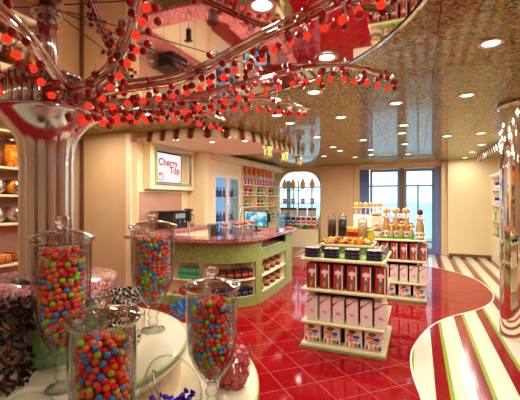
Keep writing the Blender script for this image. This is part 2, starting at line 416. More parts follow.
# back wall: arched window bay on the left, tan panel, glass doors, cream panel on the right
AX0, AX1, AZ0, AZ1, AY = -4.4, -2.92, .66, 2.52, 11.8
def rrect(x0, x1, z0, z1, r, n=10):
    pts = []
    for cx, cz, a0 in ((x1-r, z1-r, 0), (x0+r, z1-r, PI/2), (x0+r, z0+r, PI), (x1-r, z0+r, 1.5*PI)):
        for k in range(n+1):
            a = a0 + PI/2*k/n; pts.append((cx + r*math.cos(a), cz + r*math.sin(a)))
    return pts
inner = rrect(AX0, AX1, AZ0, AZ1, .55)
def wall_with_hole(x0, x1, z0, z1, hole, y0, y1, mat):
    mb = MB(); cx = (min(p[0] for p in hole)+max(p[0] for p in hole))/2; cz = (min(p[1] for p in hole)+max(p[1] for p in hole))/2
    outer = []
    for hx, hz in hole:
        dx, dz = hx-cx, hz-cz
        t = min(((x1-cx)/dx if dx > 1e-9 else (x0-cx)/dx if dx < -1e-9 else 1e9), ((z1-cz)/dz if dz > 1e-9 else (z0-cz)/dz if dz < -1e-9 else 1e9))
        outer.append((cx+dx*t, cz+dz*t))
    n = len(hole); vs = []
    for y in (y0, y1):
        vs += [(x, y, z) for x, z in hole]; vs += [(x, y, z) for x, z in outer]
    fs = []
    for i in range(n):
        j = (i+1) % n
        fs += [(i, j, n+j, n+i), (2*n+j, 2*n+i, 3*n+i, 3*n+j), (j, i, 2*n+i, 2*n+j)]
    mb.add(vs, fs, mat)
    # the four corners the rays from the centre miss
    for X, Z in ((x0, z0), (x0, z1), (x1, z0), (x1, z1)):
        best = sorted(range(n), key=lambda i: (outer[i][0]-X)**2 + (outer[i][1]-Z)**2)[:6]
        a = min((i for i in best if abs(outer[i][0]-X) < 1e-6), key=lambda i: abs(outer[i][1]-Z), default=None)
        b = min((i for i in best if abs(outer[i][1]-Z) < 1e-6), key=lambda i: abs(outer[i][0]-X), default=None)
        if a is not None and b is not None:
            for y in (y0, y1): mb.add([(X, y, Z), (outer[a][0], y, outer[a][1]), (outer[b][0], y, outer[b][1])], [(0, 1, 2)], mat)
    return mb
struct(wall_with_hole(-4.6, -2.86, 0, HC, inner, AY, AY+.12, M['cream']).build('wall_back_left'))
wf = MB(); path = [Vector((x, AY-.01, z)) for x, z in inner]; wf.tube(path + [path[0]], .03, M['cream_light'], 8, False)
win = struct(wf.build('window_1'))
pm = MB(); pm.add([(x, AY+.09, z) for x, z in inner], [tuple(range(len(inner)))], M['pane']); pm.build('window_pane', win)
struct(MB().box(-2.88, -1.84, 11.55, 11.95, 0, HC, M['tan_pink'], .015).build('wall_back_center'))
struct(MB().box(-1.84, -1.66, 11.62, 11.95, 0, HC, M['tan_pink'], .015).build('trim_1'))
struct(MB().box(.60, .78, 11.40, 11.95, 0, HC, M['tan_pink'], .015).build('trim_2'))
struct(MB().box(.76, XR+.1, 11.3, 11.42, 0, HC, M['cream']).build('wall_back_right'))
struct(MB().box(-1.66, .60, 11.64, 11.95, 2.50, HC, M['tan_pink']).box(-1.66, .6, 11.58, 11.64, 2.56, HC, M['cream']).build('trim_3'))
struct(MB().box(.78, XR, 11.28, 11.3, 0, .08, M['brown_trim']).build('baseboard_back'))
# glass doors
def leaf(name, x0, x1, handle):
    d = MB(); y0, y1 = 11.7, 11.76; w = .07
    d.box(x0, x0+w, y0, y1, .0, 2.48, M['blue_frame']); d.box(x1-w, x1, y0, y1, .0, 2.48, M['blue_frame'])
    d.box(x0+w, x1-w, y0, y1, 2.40, 2.48, M['blue_frame']); d.box(x0+w, x1-w, y0, y1, 0, .14, M['blue_frame'])
    o = struct(d.build(name)); MB().box(x0+w, x1-w, y0+.02, y0+.03, .14, 2.40, M['pane']).build('door_pane', o)
    hb = MB(); hb.tube([(handle, y0-.01, .9), (handle, y0-.06, .92), (handle, y0-.06, 1.2), (handle, y0-.01, 1.22)], .012, M['steel']); hb.build('door_handle', o)
leaf('door_1', -1.36, -.50, -.56); leaf('door_2', -.38, .44, -.33)
struct(MB().box(-.50, -.38, 11.66, 11.8, 0, 2.50, M['brown_trim']).build('trim_4'))
struct(MB().box(.44, .60, 11.62, 11.8, 0, 2.50, M['blue_frame']).build('trim_5'))
cu = MB()
for k in range(8):
    x = -1.64 + k*.035; cu.lathe([(.02, .05), (.02, 2.49)], M['blue_frame'], (x, 11.66 + .012*(k % 2), 0), 8)
tag(cu.build('curtain'), 'narrow blue curtain gathered at the left side of the glass doors', 'curtain')
# outside: deck, wind screen with rail, sea
struct(MB().box(-8, 6, 11.95, 16.5, -.12, -.02, M['deck']).build('outside_deck'))
ws = MB()
for x in (-7, -4.6, -2.2, .0, 2.2): ws.box(x-.03, x+.03, 14.0, 14.06, 0, 2.07, M['teal_frame'])
ws.box(-7, 2.2, 14.0, 14.06, 2.03, 2.09, M['teal_frame']); ws.box(-7, 2.2, 14.0, 14.06, .05, .12, M['teal_frame'])
wso = tag(ws.build('wind_screen'), 'teal railed glass wind screen on the deck outside the glass doors', 'railing')
MB().box(-7, 2.2, 14.025, 14.035, .12, 2.03, M['pane']).build('glass_panel', wso)
struct(MB().box(-900, 900, 17, 1800, -12.1, -12, M['sea']).build('outside_sea'))

# ceiling mirror over the cherry tree
TC = cam_d(2.03, -1.185, 0); TX, TY = TC.x, TC.y
mm = MB().lathe([(2.06, -.02), (2.06, 0)], M['mirror'], (TX, TY, HC), 96, smooth=False)
mo = tag(mm.build('ceiling_mirror'), 'large round mirror panel on the ceiling above the cherry tree', 'mirror')
rim = MB(); rim.lathe([(2.06, -.028), (2.09, -.028), (2.09, 0), (2.06, 0)], M['chrome'], (TX, TY, HC), 96, cap=False); rim.build('mirror_rim', mo)
sm = MB()
for k in range(8):
    a = k*PI/4 + .3; sm.tube([(TX+.1*math.cos(a), TY+.1*math.sin(a), HC-.0205), (TX+2.05*math.cos(a), TY+2.05*math.sin(a), HC-.0205)], .003, M['brown_trim'], 4)
sm.build('panel_joint', mo)

# counter soffit
SZ = 2.56
front = [(-4.16, 4.72), (-3.6, 4.70), (-3.05, 4.70), (-2.7, 4.85), (-2.5, 5.15), (-2.42, 5.6), (-2.40, 6.3), (-2.38, 7.1)]
fp = [Vector((p.x, p.y, 0)) for p in smooth_path([(x, y, 0) for x, y in front], 8)]
sp = [(p.x, p.y) for p in fp] + [(-2.5, 7.3), (-4.5, 7.3), (-4.5, 4.72)]
struct(MB().prism(sp, SZ, HC-.002, M['white_matte']).build('trim_soffit'))
# scalloped awning along the soffit
def awning(path, ztop, drop, seq, name, label, bulge=.03):
    cum = [0]
    for i in range(1, len(path)): cum.append(cum[-1] + (path[i]-path[i-1]).length)
    def P(s):
        for i in range(1, len(path)):
            if s <= cum[i] + 1e-9:
                t = (s-cum[i-1])/max(1e-9, cum[i]-cum[i-1]); q = path[i-1].lerp(path[i], t); d = (path[i]-path[i-1]).normalized(); return q, Vector((d.y, -d.x, 0))
        d = (path[-1]-path[-2]).normalized(); return path[-1], Vector((d.y, -d.x, 0))
    o = None; s = 0; mb = MB(); k = 0
    while s < cum[-1]:
        w, mat, ln = seq[k % len(seq)]; k += 1; n = 6; e = min(s+w, cum[-1]); vs = []; fs = []
        for j in range(n+1):
            q, nn = P(s + (e-s)*j/n); x = 2*j/n - 1
            low = drop*ln - .03*(1-math.sqrt(max(0, 1-x*x*.98)))
            for t in (0, .4, 1):
                z = ztop - low*t; out = bulge*(t**.7) + .012
                vs.append((q.x + nn.x*out, q.y + nn.y*out, z))
            for t in (1, 0):
                z = ztop - low*t; out = bulge*(t**.7) + .004
                vs.append((q.x + nn.x*out, q.y + nn.y*out, z))
        for j in range(n):
            a, b = j*5, (j+1)*5
            fs += [(a+i, b+i, b+i+1, a+i+1) for i in range(4)]
        mb.add(vs, fs, mat, True); s = e
    return tag(mb.build(name), label, 'awning')
M['aw_red'] = plain('awning_red', '#7d1220', .6); M['aw_cream'] = plain('awning_cream', '#efdcc4', .6)
awning(fp, HC-.005, .17, [(.13, M['aw_cream'], .95), (.03, M['lime'], .9), (.085, M['aw_red'], 1.0), (.02, M['lime'], .9)], 'awning',
       'curved scalloped awning in cream, dark red and green round the counter ceiling')
ap = [Vector((1.42, 8.0, 0)), Vector((1.40, 9.0, 0)), Vector((1.38, 10.5, 0))]
awning([Vector((1.38, 10.5, 0)), Vector((1.42, 8.0, 0))][::-1] and [Vector((1.36, 10.6, 0)), Vector((1.40, 7.9, 0))], HC-.005, .15,
       [(.12, M['aw_cream'], .95), (.10, M['dark'], 1.0)], 'awning', 'short straight scalloped awning in cream and black on the right above wall shelves', -.03)
# small white scalloped valance above the fridge and shelf wall
awning([Vector((-4.06, 6.82, 0)), Vector((-4.06, 10.9, 0))], 2.585, .11, [(.19, M['white'], 1.0)], 'valance', 'plain white scalloped valance above the blue fridges and shelf wall', .02)
struct(MB().box(-4.5, -4.07, 6.8, 11.3, 2.44, 2.6, M['cream_light']).build('trim_bulkhead'))

# ------------------------------------------------------------------ lights
def area(loc, power, size, color=(1, .935, .815), rot=(0, 0, 0), shape='DISK', sy=None, spread=PI):
    l = bpy.data.lights.new('lamp_light', 'AREA'); l.energy = power; l.size = size; l.color = color; l.shape = shape; l.spread = spread
    if sy: l.size_y = sy
    o = bpy.data.objects.new('lamp_light', l); C.objects.link(o); o.location = loc; o.rotation_euler = rot; return o
def downlight(proto, loc, label, power, scale=1.):
    if proto is None:
        r = empty('ceiling_light', loc, label, 'ceiling light', None)
        a = MB(); a.lathe([(.055, -.004), (.075, -.012), (.085, -.006), (.085, 0)], M['white'], seg=24, cap=False); a.build('trim_ring', r)
        b = MB(); b.lathe([(.056, -.004), (.03, -.006), (.0, -.007)], M['lamp'], seg=20, cap=False); b.build('lamp_lens', r)
    else: r = dup(proto, loc, label=label)
    r.scale = (scale, scale, scale)
    if power: area((loc[0], loc[1], loc[2]-.02), power, .12)
    return r
DL = [(491, 43, 'large recessed ceiling light nearest the camera at the upper right'),
      (467, 95, 'recessed ceiling light below and left of the nearest one on the right'),
      (396, 103, 'recessed ceiling light in line with the right half of the glass doors'),
      (314, 92, 'recessed ceiling light just under the tip of the long cherry branch'),
      (341, 117, 'recessed ceiling light midway between cherry branch tip and middle tan wall panel'),
      (290, 123, 'recessed ceiling light just above the middle gold pendant'),
      (277, 115, 'recessed ceiling light above the leftmost gold pendant'),
      (363, 140, 'recessed ceiling light above the left half of the glass doors'),
      (317, 137, 'recessed ceiling light beside the rightmost gold pendant'),
      (333, 147, 'first of two close small ceiling lights above the tan wall panel'),
      (340, 150.5, 'second of two close small ceiling lights above the tan wall panel'),
      (324, 156, 'tiny ceiling light close to the back wall beside the arched window'),
      (355, 157, 'tiny ceiling light at the right top of the tan wall panel'),
      (371, 149.5, 'small ceiling light over the left door, nearer of a short row'),
      (371, 154.5, 'small ceiling light over the left door, farther of a short row'),
      (447, 136, 'recessed ceiling light over the right end of the doors'),
      (481, 133, 'nearest of four ceiling lights along the right wall shelves'),
      (481.5, 144.5, 'second nearest of four ceiling lights along the right wall shelves'),
      (472, 152, 'third nearest of four ceiling lights along the right wall shelves'),
      (465, 157.5, 'farthest of four ceiling lights along the right wall shelves'),
      (404, 125, 'first of a column of small ceiling lights before the doors'),
      (402, 133, 'second of a column of small ceiling lights before the doors'),
      (405, 144, 'third of a column of small ceiling lights before the doors'),
      (408, 154, 'farthest of a column of small ceiling lights before the doors')]
proto = None; LP = 14.5
for px, py, lab in DL:
    p = at_z(px, py, HC)
    inside = (p.x-TX)**2 + (p.y-TY)**2 < 2.1**2
    r = downlight(proto, (p.x, p.y, HC - (.03 if inside else 0)), lab, LP if p.y < 9 else LP*.7)
    if proto is None: proto = r
for px, py, lab in [(262, 5, 'round light set in the ceiling mirror beside the upper cherry branch'), (327, 57, 'round light at the ceiling mirror edge above the branch tip')]:
    p = at_z(px, py, HC-.025); downlight(proto, (p.x, p.y, HC-.025), lab, LP)
for px, py, lab in [(212, 142, 'soffit spot light above the fridge corner'), (245, 141, 'soffit spot light near the white valance'), (176, 139.5, 'soffit spot light above the wall screen'), (228, 137, 'soffit spot light just behind the middle of the awning')]:
    p = at_z(px, py, SZ); 
    if p.x < -4.35: p.x = -4.35
    downlight(proto, (p.x, p.y, SZ), lab, LP*.8, .8)
# added lamps, assumed rather than seen, that brighten the near part of the shop
ADDED_FILL = ['ceiling light before the middle of the left wall candy shelves', 'ceiling light left of the cherry tree near the camera', 'ceiling light in the rear left corner of the shop',
        'ceiling light near the rear wall behind the cherry tree', 'ceiling light near the rear wall on the right', 'ceiling light over the striped floor beside the camera', 'ceiling light in the mirror right of the camera',
        'ceiling light just in front of the curved awning', 'ceiling light over the striped floor before the chrome column', 'ceiling light before the tan partition beside the awning']
for k_, (x, y) in enumerate([(-4.4, 2.6), (-4.4, .6), (-4.2, -1.6), (-2.0, -1.6), (.6, -1.6), (.9, .6), (-.1, .9), (-3.2, 3.7), (1.1, 2.6), (-4.5, 3.8)]):
    inside = (x-TX)**2 + (y-TY)**2 < 2.1**2
    downlight(proto, (x, y, HC - (.03 if inside else 0)), ADDED_FILL[k_], LP*1.15)
# daylight
for loc_, sx_, sy_ in (((-.45, 11.9, 1.27), 1.9, 2.3), ((-3.66, 11.93, 1.59), 1.5, 1.9)):       # daylight through the doors and the arched window
    area(loc_, 1, sx_, (1, 1, 1), (-PI/2, 0, 0), 'RECTANGLE', sy_).data.cycles.is_portal = True
w = bpy.data.worlds.new('sky'); sc.world = w; w.use_nodes = True; nt = w.node_tree; nt.nodes.clear()
out = nt.nodes.new('ShaderNodeOutputWorld'); bg = nt.nodes.new('ShaderNodeBackground'); bg.inputs['Strength'].default_value = 2.3
tc = nt.nodes.new('ShaderNodeTexCoord'); s = nt.nodes.new('ShaderNodeSeparateXYZ'); nt.links.new(tc.outputs['Generated'], s.inputs[0])
r = nt.nodes.new('ShaderNodeValToRGB'); r.color_ramp.elements[0].color = lin('#f2f8f8'); r.color_ramp.elements[1].color = lin('#d6e6f2'); r.color_ramp.elements[1].position = .7
nt.links.new(s.outputs[2], r.inputs['Fac']); nt.links.new(r.outputs[0], bg.inputs['Color']); nt.links.new(bg.outputs[0], out.inputs['Surface'])

# ------------------------------------------------------------------ tiered display stand
ZL, ZM, ZP = .516, .743, 1.116
RL, RM, RP = 1.18, .77, .368
stand = empty('tiered_display_stand', (TX, TY, 0), 'round tiered display stand with cream tiers, green rims and a pink stone top', 'display stand')
def tier(name, r, z0, z1):
    a = MB(); a.lathe([(r-.04, z0), (r-.04, z1-.05)], M['drum'], seg=96, cap=False)
    t = a.build(name, stand)
    b = MB(); b.lathe([(.02, z1-.05), (r-.012, z1-.05), (r-.012, z1), (.02, z1)], M['pale_top'], seg=96, cap=False, smooth=False); b.build('tier_top', t)
    g = MB(); g.lathe([(r-.013, z1-.002), (r-.004, z1), (r, z1-.006), (r, z1-.026), (r-.006, z1-.03)], M['green'], seg=96, cap=False)
    g.build('green_rim', t)
    h = MB(); h.lathe([(r-.006, z1-.03), (r-.004, z1-.034), (r-.006, z1-.062), (r-.04, z1-.062)], M['white'], seg=96, cap=False); h.build('white_rim', t)
tier('lower_tier', RL, 0, ZL); tier('middle_tier', RM, ZL, ZM)
MB().lathe([(.335, ZM), (.335, 1.05)], M['tile_green'], seg=64, cap=False).build('tiled_drum', stand)
MB().lathe([(.02, 1.04), (.36, 1.04), (RP, 1.05), (RP, ZP-.008), (RP-.008, ZP), (.02, ZP)], M['pink_candy'], seg=64, cap=False).build('stone_top', stand)

# ------------------------------------------------------------------ cherry tree
tree = empty('cherry_tree_sculpture', (0, 0, 0), 'polished chrome tree sculpture with fluted trunk and arching branches hung with red cherries', 'sculpture')
tree.location = (TX, TY, ZP)
def tw(p): return (p[0]-TX, p[1]-TY, p[2]-ZP)            # room point -> the tree's own space
flute = lambda a, z: (.93 + .09*abs(math.cos(a*5))**.8) if z < .69 else (.93 + .09*abs(math.cos(a*5))**.8)*max(0, 1-(z-.69)/.1) + min(1, (z-.69)/.1)
tb = MB(); tb.lathe([(.135, 0), (.135, .25), (.135, .5), (.135, .665)], M['brushed'], seg=200, mod=flute, cap=False); tb.build('trunk', tree)
MB().lathe([(.165, 0), (.165, .006), (.15, .012), (.14, .012)], M['black'], seg=48).build('base_ring', tree)
fl = MB(); prof = []
for k in range(15):
    t = k/14; prof.append((.138 + .137*t**2.3, .665 + .24*t**.9))
prof += [(.277, .911), (.270, .92), (.2, .925)]
fl.lathe(prof, M['brushed'], seg=200, mod=flute, cap=False); fl.build('flared_collar', tree)
cr = MB()
for k in range(22):
    a = 2*PI*k/22; cr.tube([(.175*math.cos(a), .175*math.sin(a), .90), (.175*math.cos(a), .175*math.sin(a), 1.10)], .024, M['brushed'], 10)
cr.lathe([(.165, .92), (.165, 1.10), (.195, 1.10), (.19, 1.115), (.05, 1.125)], M['brushed'], seg=48, cap=False)
cr.build('crown_pipes', tree)
pl = MB(); pl.cyl((0, 0, 1.12), (0, 0, 1.51), .05, M['brushed'], 32)

pl.build('upper_pole', tree)
MB().lathe([(.05, 1.45), (.075, 1.455), (.08, 1.465), (.08, 1.48), (.05, 1.49)], M['steel'], seg=32).build('pole_collar', tree)
BR = {'A': [(78, 95, 2.12), (130, 88, 2.2), (190, 77, 2.28), (260, 41, 2.38), (330, 7, 2.46), (400, -28, 2.5)],
      'B': [(80, 101, 2.10), (180, 98, 2.2), (260, 79, 2.32), (310, 67, 2.40), (352, 67, 2.43), (393, 77, 2.40)],
      'E': [(80, 103, 2.08), (150, 101, 2.2), (220, 98, 2.3), (270, 99, 2.35), (308, 108, 2.33)],
      'G': [(82, 105, 2.06), (140, 107, 2.15), (185, 109, 2.2), (222, 119, 2.18)],
      'C': [(78, 92, 2.12), (110, 74, 2.2), (128, 45, 2.3), (138, 15, 2.38), (146, -25, 2.44)],
      'D': [(64, 92, 2.12), (45, 65, 2.2), (22, 35, 2.27), (-12, 2, 2.33)],
      'F': [(58, 95, 2.1), (30, 84, 2.17), (0, 75, 2.22), (-34, 73, 2.25)]}
# branches that reach away behind the trunk, seen in the ceiling mirror
BW = {'H': [(-2.0, 1.6, 2.14), (-2.3, 2.1, 2.28), (-2.6, 2.6, 2.40), (-2.8, 3.0, 2.44)]}
cherry_list = []
def cherry_mesh(mat, r, hang, curl):
    m = MB(); m.ball((0, 0, -hang), r, mat, 16, 12)
    pts = [(0, 0, 0), (curl*.4, 0, .006), (curl*.8, 0, -.006), (curl, 0, -hang*.45), (curl*.5, 0, -hang+r*1.3), (0, 0, -hang+r)]
    m.tube(smooth_path(pts, 3), .0016, M['silver'], 5); me_o = m.build('cherry'); me = me_o.data; bpy.data.objects.remove(me_o); return me
CH_D = [cherry_mesh(M['cherry_dark'], .0185, h, c) for h, c in ((.03, .018), (.05, -.02), (.015, .015))]
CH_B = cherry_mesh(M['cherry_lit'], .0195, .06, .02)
rng = random.Random(3)
bi = 0
for key, pts in list(BR.items()) + list(BW.items()):
    W3 = [at_z(*p) for p in pts] if key in BR else [Vector(p) for p in pts]
    W3 = [Vector((TX + .12*(W3[0].x-TX), TY + .12*(W3[0].y-TY), 2.20))] + W3
    path = smooth_path(W3, 10); n = len(path)
    b = MB(); big = key in 'ACD'
    offs = [(0, 0, .027 if big else .023)] + ([(.03, .022, .013), (-.03, .018, .011), (.008, .04, .009)] if big else [(.024, -.012, .009), (-.022, .004, .007)])
    for sx, sz, rad in offs:
        q = []
        for i, p in enumerate(path):
            t = (path[min(i+1, n-1)] - path[max(i-1, 0)]).normalized(); side = t.cross(Vector((0, 0, 1))).normalized(); up = side.cross(t)
            f = min(1, i/6); q.append(tw(p + side*sx*f + up*sz*f))
        b.tube(q, [rad*(1-.25*i/n) for i in range(n)], M['chrome'], 10)
    bo = b.build('branch', tree); bi += 1
    # a thin wire below the pipes with the cherries
    cum = [0]
    for i in range(1, n): cum.append(cum[-1] + (path[i]-path[i-1]).length)
    s = .12 if key in 'ABCDFH' else .08; step = .088 if key in 'ABCDF' else .10; j = 0
    while s < cum[-1]:
        i = max(k for k in range(n) if cum[k] <= s); i = min(i, n-2)
        p = path[i].lerp(path[i+1], (s-cum[i])/(cum[i+1]-cum[i])); t = (path[i+1]-path[i]).normalized(); side = t.cross(Vector((0, 0, 1))).normalized()
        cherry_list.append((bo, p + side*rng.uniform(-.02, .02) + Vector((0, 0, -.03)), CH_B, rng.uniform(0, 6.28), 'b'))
        for q in range(4):
            pp = p + t*rng.uniform(-.04, .04) + side*rng.uniform(-.075, .075) + Vector((0, 0, rng.uniform(-.07, .0) if q else .055))
            cherry_list.append((bo, pp, CH_D[rng.randrange(3)], rng.uniform(0, 6.28), 'd'))
        s += step; j += 1
vis = []
for k, (bo, p, me, rz, kd) in enumerate(cherry_list):
    x, y, d = px_of(p); size = (.0195 if kd == 'b' else .0165)/d
    vis.append((-(size if -4 < x < 524 and -4 < y < 404 and d > .2 else 0), k))
vis.sort(); keep = set(k for _, k in vis[:98]); rest = MB()
for k, (bo, p, me, rz, kd) in enumerate(cherry_list):
    if k in keep:
        o = bpy.data.objects.new('cherry', me); C.objects.link(o); o.parent = bo; o.location = tw(p); o.rotation_euler = (0, 0, rz)
        if kd == 'b': o['label'] = 'glowing bright red cherry'
    else:
        mt = Matrix.Translation(Vector(tw(p))) @ Matrix.Rotation(rz, 4, 'Z')
        for mi in range(len(me.materials)):
            idx = [q for q in me.polygons if q.material_index == mi]
            used = {}; vs = []; fs = []
            for q in idx:
                f = []
                for vi in q.vertices:
                    if vi not in used: used[vi] = len(vs); vs.append(me.vertices[vi].co.copy())
                    f.append(used[vi])
                fs.append(f)
            rest.add(vs, fs, me.materials[mi], True, mt)
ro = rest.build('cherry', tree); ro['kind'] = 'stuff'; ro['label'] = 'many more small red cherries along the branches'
cw = MB()
for px, py, z in ((128, 46, 2.3), (-5, 58, 2.28), (205, 72, 2.29)):
    cw.tube([(0.1, 0, 1.47), tw(at_z(px, py, z))], .0022, M['black'], 5)
cw.build('stay_cable', tree)

# ------------------------------------------------------------------ apothecary jars of gumballs
GR = .0128
def jar_inner(z):            # radius available to the gumballs at height z
    if z < .17: return 0
    if z < .33: return .03 + .076*math.sin((z-.17)/.16*PI/2)
    return .106
def make_jar(loc, label, nm='candy_jar', k=1., kz=1.):
    r = empty(nm, loc, label, 'candy jar'); r.scale = (k, k, kz)
    g = MB(); ft = MB()
    ft.lathe([(0, 0), (.072, 0), (.075, .006), (.06, .014), (.03, .02), (.022, .03), (.03, .042), (.034, .055), (.026, .068), (.022, .078), (.032, .092), (.036, .105), (.028, .12), (.024, .132),
             (.030, .142), (0, .143)], M['glass'], seg=48, cap=False); ft.build('glass_foot', r)
    g.lathe([(.030, .142), (.035, .150), (.065, .19), (.098, .25), (.119, .31), (.128, .38), (.131, .46), (.132, .54), (.133, .622), (.137, .628)], M['glass'], seg=48, cap=False)
    g.lathe([(.0, .165), (.035, .178), (.07, .22), (.098, .28), (.1125, .34), (.1155, .42), (.116, .62), (.137, .628)], M['thin_glass'], seg=48, cap=False)
    g.build('glass_body', r)
    l = MB()
    l.lathe([(.118, .600), (.121, .630), (.139, .628), (.146, .636), (.147, .648), (.141, .656), (.128, .655), (.122, .660), (.085, .672), (.05, .678), (.022, .682)], M['lid_glass'], seg=64, cap=False)
    l.lathe([(0, .680), (.022, .682), (.018, .690), (.028, .700), (.034, .714), (.031, .728), (.018, .738), (0, .741)], M['solid_glass'], seg=48, cap=False)
    l.build('glass_lid', r)
    return r
def gumballs(top, seed, kx=1., kz=1.):
    q = random.Random(seed); out = []
    z = .185*kz
    layer = 0
    while z < top:
        for shell in (0, 1, 2):
            r = jar_inner(z/kz)*kx - GR - .001 - shell*.0235
            if r < .008: continue
            n = max(3, int(2*PI*r/(2*GR*1.0))); ph = q.uniform(0, 6.28)
            for k in range(n):
                a = ph + 2*PI*k/n + q.uniform(-.05, .05)
                out.append((r*math.cos(a), r*math.sin(a), z + q.uniform(-.007, .007) + (.009*(shell == 1))))
        z += .0222; layer += 1
    for k in range(48):                                  # heaped top
        a = q.uniform(0, 6.28); rr = .09*kx*math.sqrt(q.random())
        out.append((rr*math.cos(a), rr*math.sin(a), top + .012 + .022*(1-(rr/(.1*kx))**2) + q.uniform(-.004, .004)))
    return out, q
gum_meshes = {}
for cname, mt in GUM.items():
    o = MB().ball((0, 0, 0), GR, mt, 12, 8).build('gumball'); gum_meshes[cname] = o.data; bpy.data.objects.remove(o)
J1 = at_z(62, 388, ZM); J3 = at_z(153, 330, ZM); J4 = at_z(212, 411, ZL)
J2 = cam_d(1.3, -.559, ZL)
jar_specs = [('tall footed glass jar of gumballs nearest the camera, cut by the lower picture edge', J2, .52, 11, True, .88, .955, 'front jar with hidden foot'),
             ('tall footed glass jar of gumballs in front of the chrome trunk on the middle tier', J1, .562, 12, True, .88, 1., 'jar in front of the chrome trunk'),
             ('tall footed glass jar of gumballs on the middle tier in front of the counter end', J3, .545, 13, False, 1., 1., 'jar before the counter end'),
             ('tall footed glass gumball jar on the lower tier beside the pink candy', J4, .52, 14, False, .95, .955, 'rightmost jar on the lower tier')]
budget = 330
for lab, loc, top, seed, single, kx, kz, where in jar_specs:
    make_jar(loc, lab, 'candy_jar', kx, kz)
    balls, q = gumballs(top, seed, kx, kz); rest = MB()
    view = Vector((-loc.x, -loc.y, 0)).normalized(); cand = []
    for b in balls:
        c = q.choice(GUMW); wpt = Vector(b) + loc; x, y, d = px_of(wpt)
        outer_ = math.hypot(b[0], b[1]) > jar_inner(min(b[2], top)/kz)*kx - GR*2.2 or b[2] > top
        front_ = (b[0]*view.x + b[1]*view.y) > .005 or b[2] > top + .012
        if single and outer_ and front_ and -3 < x < 523 and y < 403 and budget > 0:
            budget -= 1
            o = bpy.data.objects.new('gumball', gum_meshes[c]); C.objects.link(o); o.location = wpt
            tag(o, '%s gumball among the mix in the %s' % (c, where), 'gumball', 'gumballs in the ' + where)
        else: rest.ball(b, GR, GUM[c], 10, 7)
    o = rest.build('gumballs', None, loc); tag(o, 'mixed coloured gumballs filling the ' + where, 'gumballs', None, 'stuff')

# ------------------------------------------------------------------ slanted glass bowls of wrapped sweets
def make_bowl(loc, facing, label, r=.125, h=.40):
    o = MB(); prof = []
    for k in range(19):
        t = k/18; a = -PI/2 + PI*t; prof.append((max(.001, r*math.cos(a)**.62 if math.cos(a) > 0 else 0), h/2*(1+math.sin(a))))
    prof[0] = (.0, 0.); prof.insert(1, (.07, 0.0))
    o.lathe(prof, M['thin_glass'], seg=48, cap=False); ob = o.build('glass_bowl', None, loc)
    me = ob.data; bm = bmesh.new(); bm.from_mesh(me); d = Vector((math.cos(facing), math.sin(facing), 0))
    nn = (d*.75 + Vector((0, 0, 1))).normalized(); res = bmesh.ops.bisect_plane(bm, geom=bm.verts[:]+bm.edges[:]+bm.faces[:], plane_co=Vector((0, 0, h*.80)), plane_no=nn, clear_outer=True)
    loop = [g for g in res['geom_cut'] if isinstance(g, bmesh.types.BMVert)]
    cc = sum((v.co for v in loop), Vector())/len(loop); e1 = nn.orthogonal().normalized(); e2 = nn.cross(e1)
    loop.sort(key=lambda v: math.atan2((v.co-cc).dot(e2), (v.co-cc).dot(e1))); pts = [v.co.copy() for v in loop]
    bm.to_mesh(me); bm.free()
    rm = MB(); rm.tube(pts + [pts[0]], .0035, M['glass'], 6, False); rm.build('rolled_rim', ob)
    return tag(ob, label, 'glass bowl')
def sweet_mesh(kind):
    m = MB()
    if kind == 'stick':       # dark wrapped stick with an orange printed line
        m.ball((0, 0, 0), .010, M['stick'], 10, 6, (2.6, 1, 1))
        m.box(-.018, .018, -.0016, .0016, .0085, .0112, M['orange_dull']); m.box(-.016, .016, -.0112, -.0085, -.0015, .0015, M['orange_dull'])
        for s in (-1, 1): m.lathe([(.003, 0), (.008, .006), (.012, .014)], M['stick'], seg=8, cap=False, mtx=Matrix.Translation((s*.025, 0, 0)) @ Matrix.Rotation(s*PI/2, 4, 'Y'))
    elif kind == 'rock':
        rr = random.Random(5); m.ball((0, 0, 0), .018, M['pink_rock'], 8, 6, (1, .8, 1.1))
        for k in range(10):
            a, b = rr.uniform(0, 6.28), rr.uniform(-1, 1); s = math.sqrt(1-b*b)*.016; m.box(-.006, .006, -.006, .006, -.006, .006, M['pink_rock'], .0015, Matrix.Translation((s*math.cos(a), s*math.sin(a), b*.017)) @ Euler((a, b*2, a*2)).to_matrix().to_4x4(), 1)
    else:
        mt = M[kind]; m.ball((0, 0, 0), .0145, mt, 10, 7, (1.25, .95, .95))
        for s in (-1, 1): m.lathe([(.003, 0), (.010, .008), (.017, .02)], mt, seg=10, cap=False, mod=lambda a, z: 1 + .18*math.cos(a*5), mtx=Matrix.Translation((s*.0165, 0, 0)) @ Matrix.Rotation(s*PI/2, 4, 'Y'))
    o = m.build('wrapped_candy'); me = o.data; bpy.data.objects.remove(o); return me
M['orange_dull'] = plain('orange_print', '#c8552a', .4)
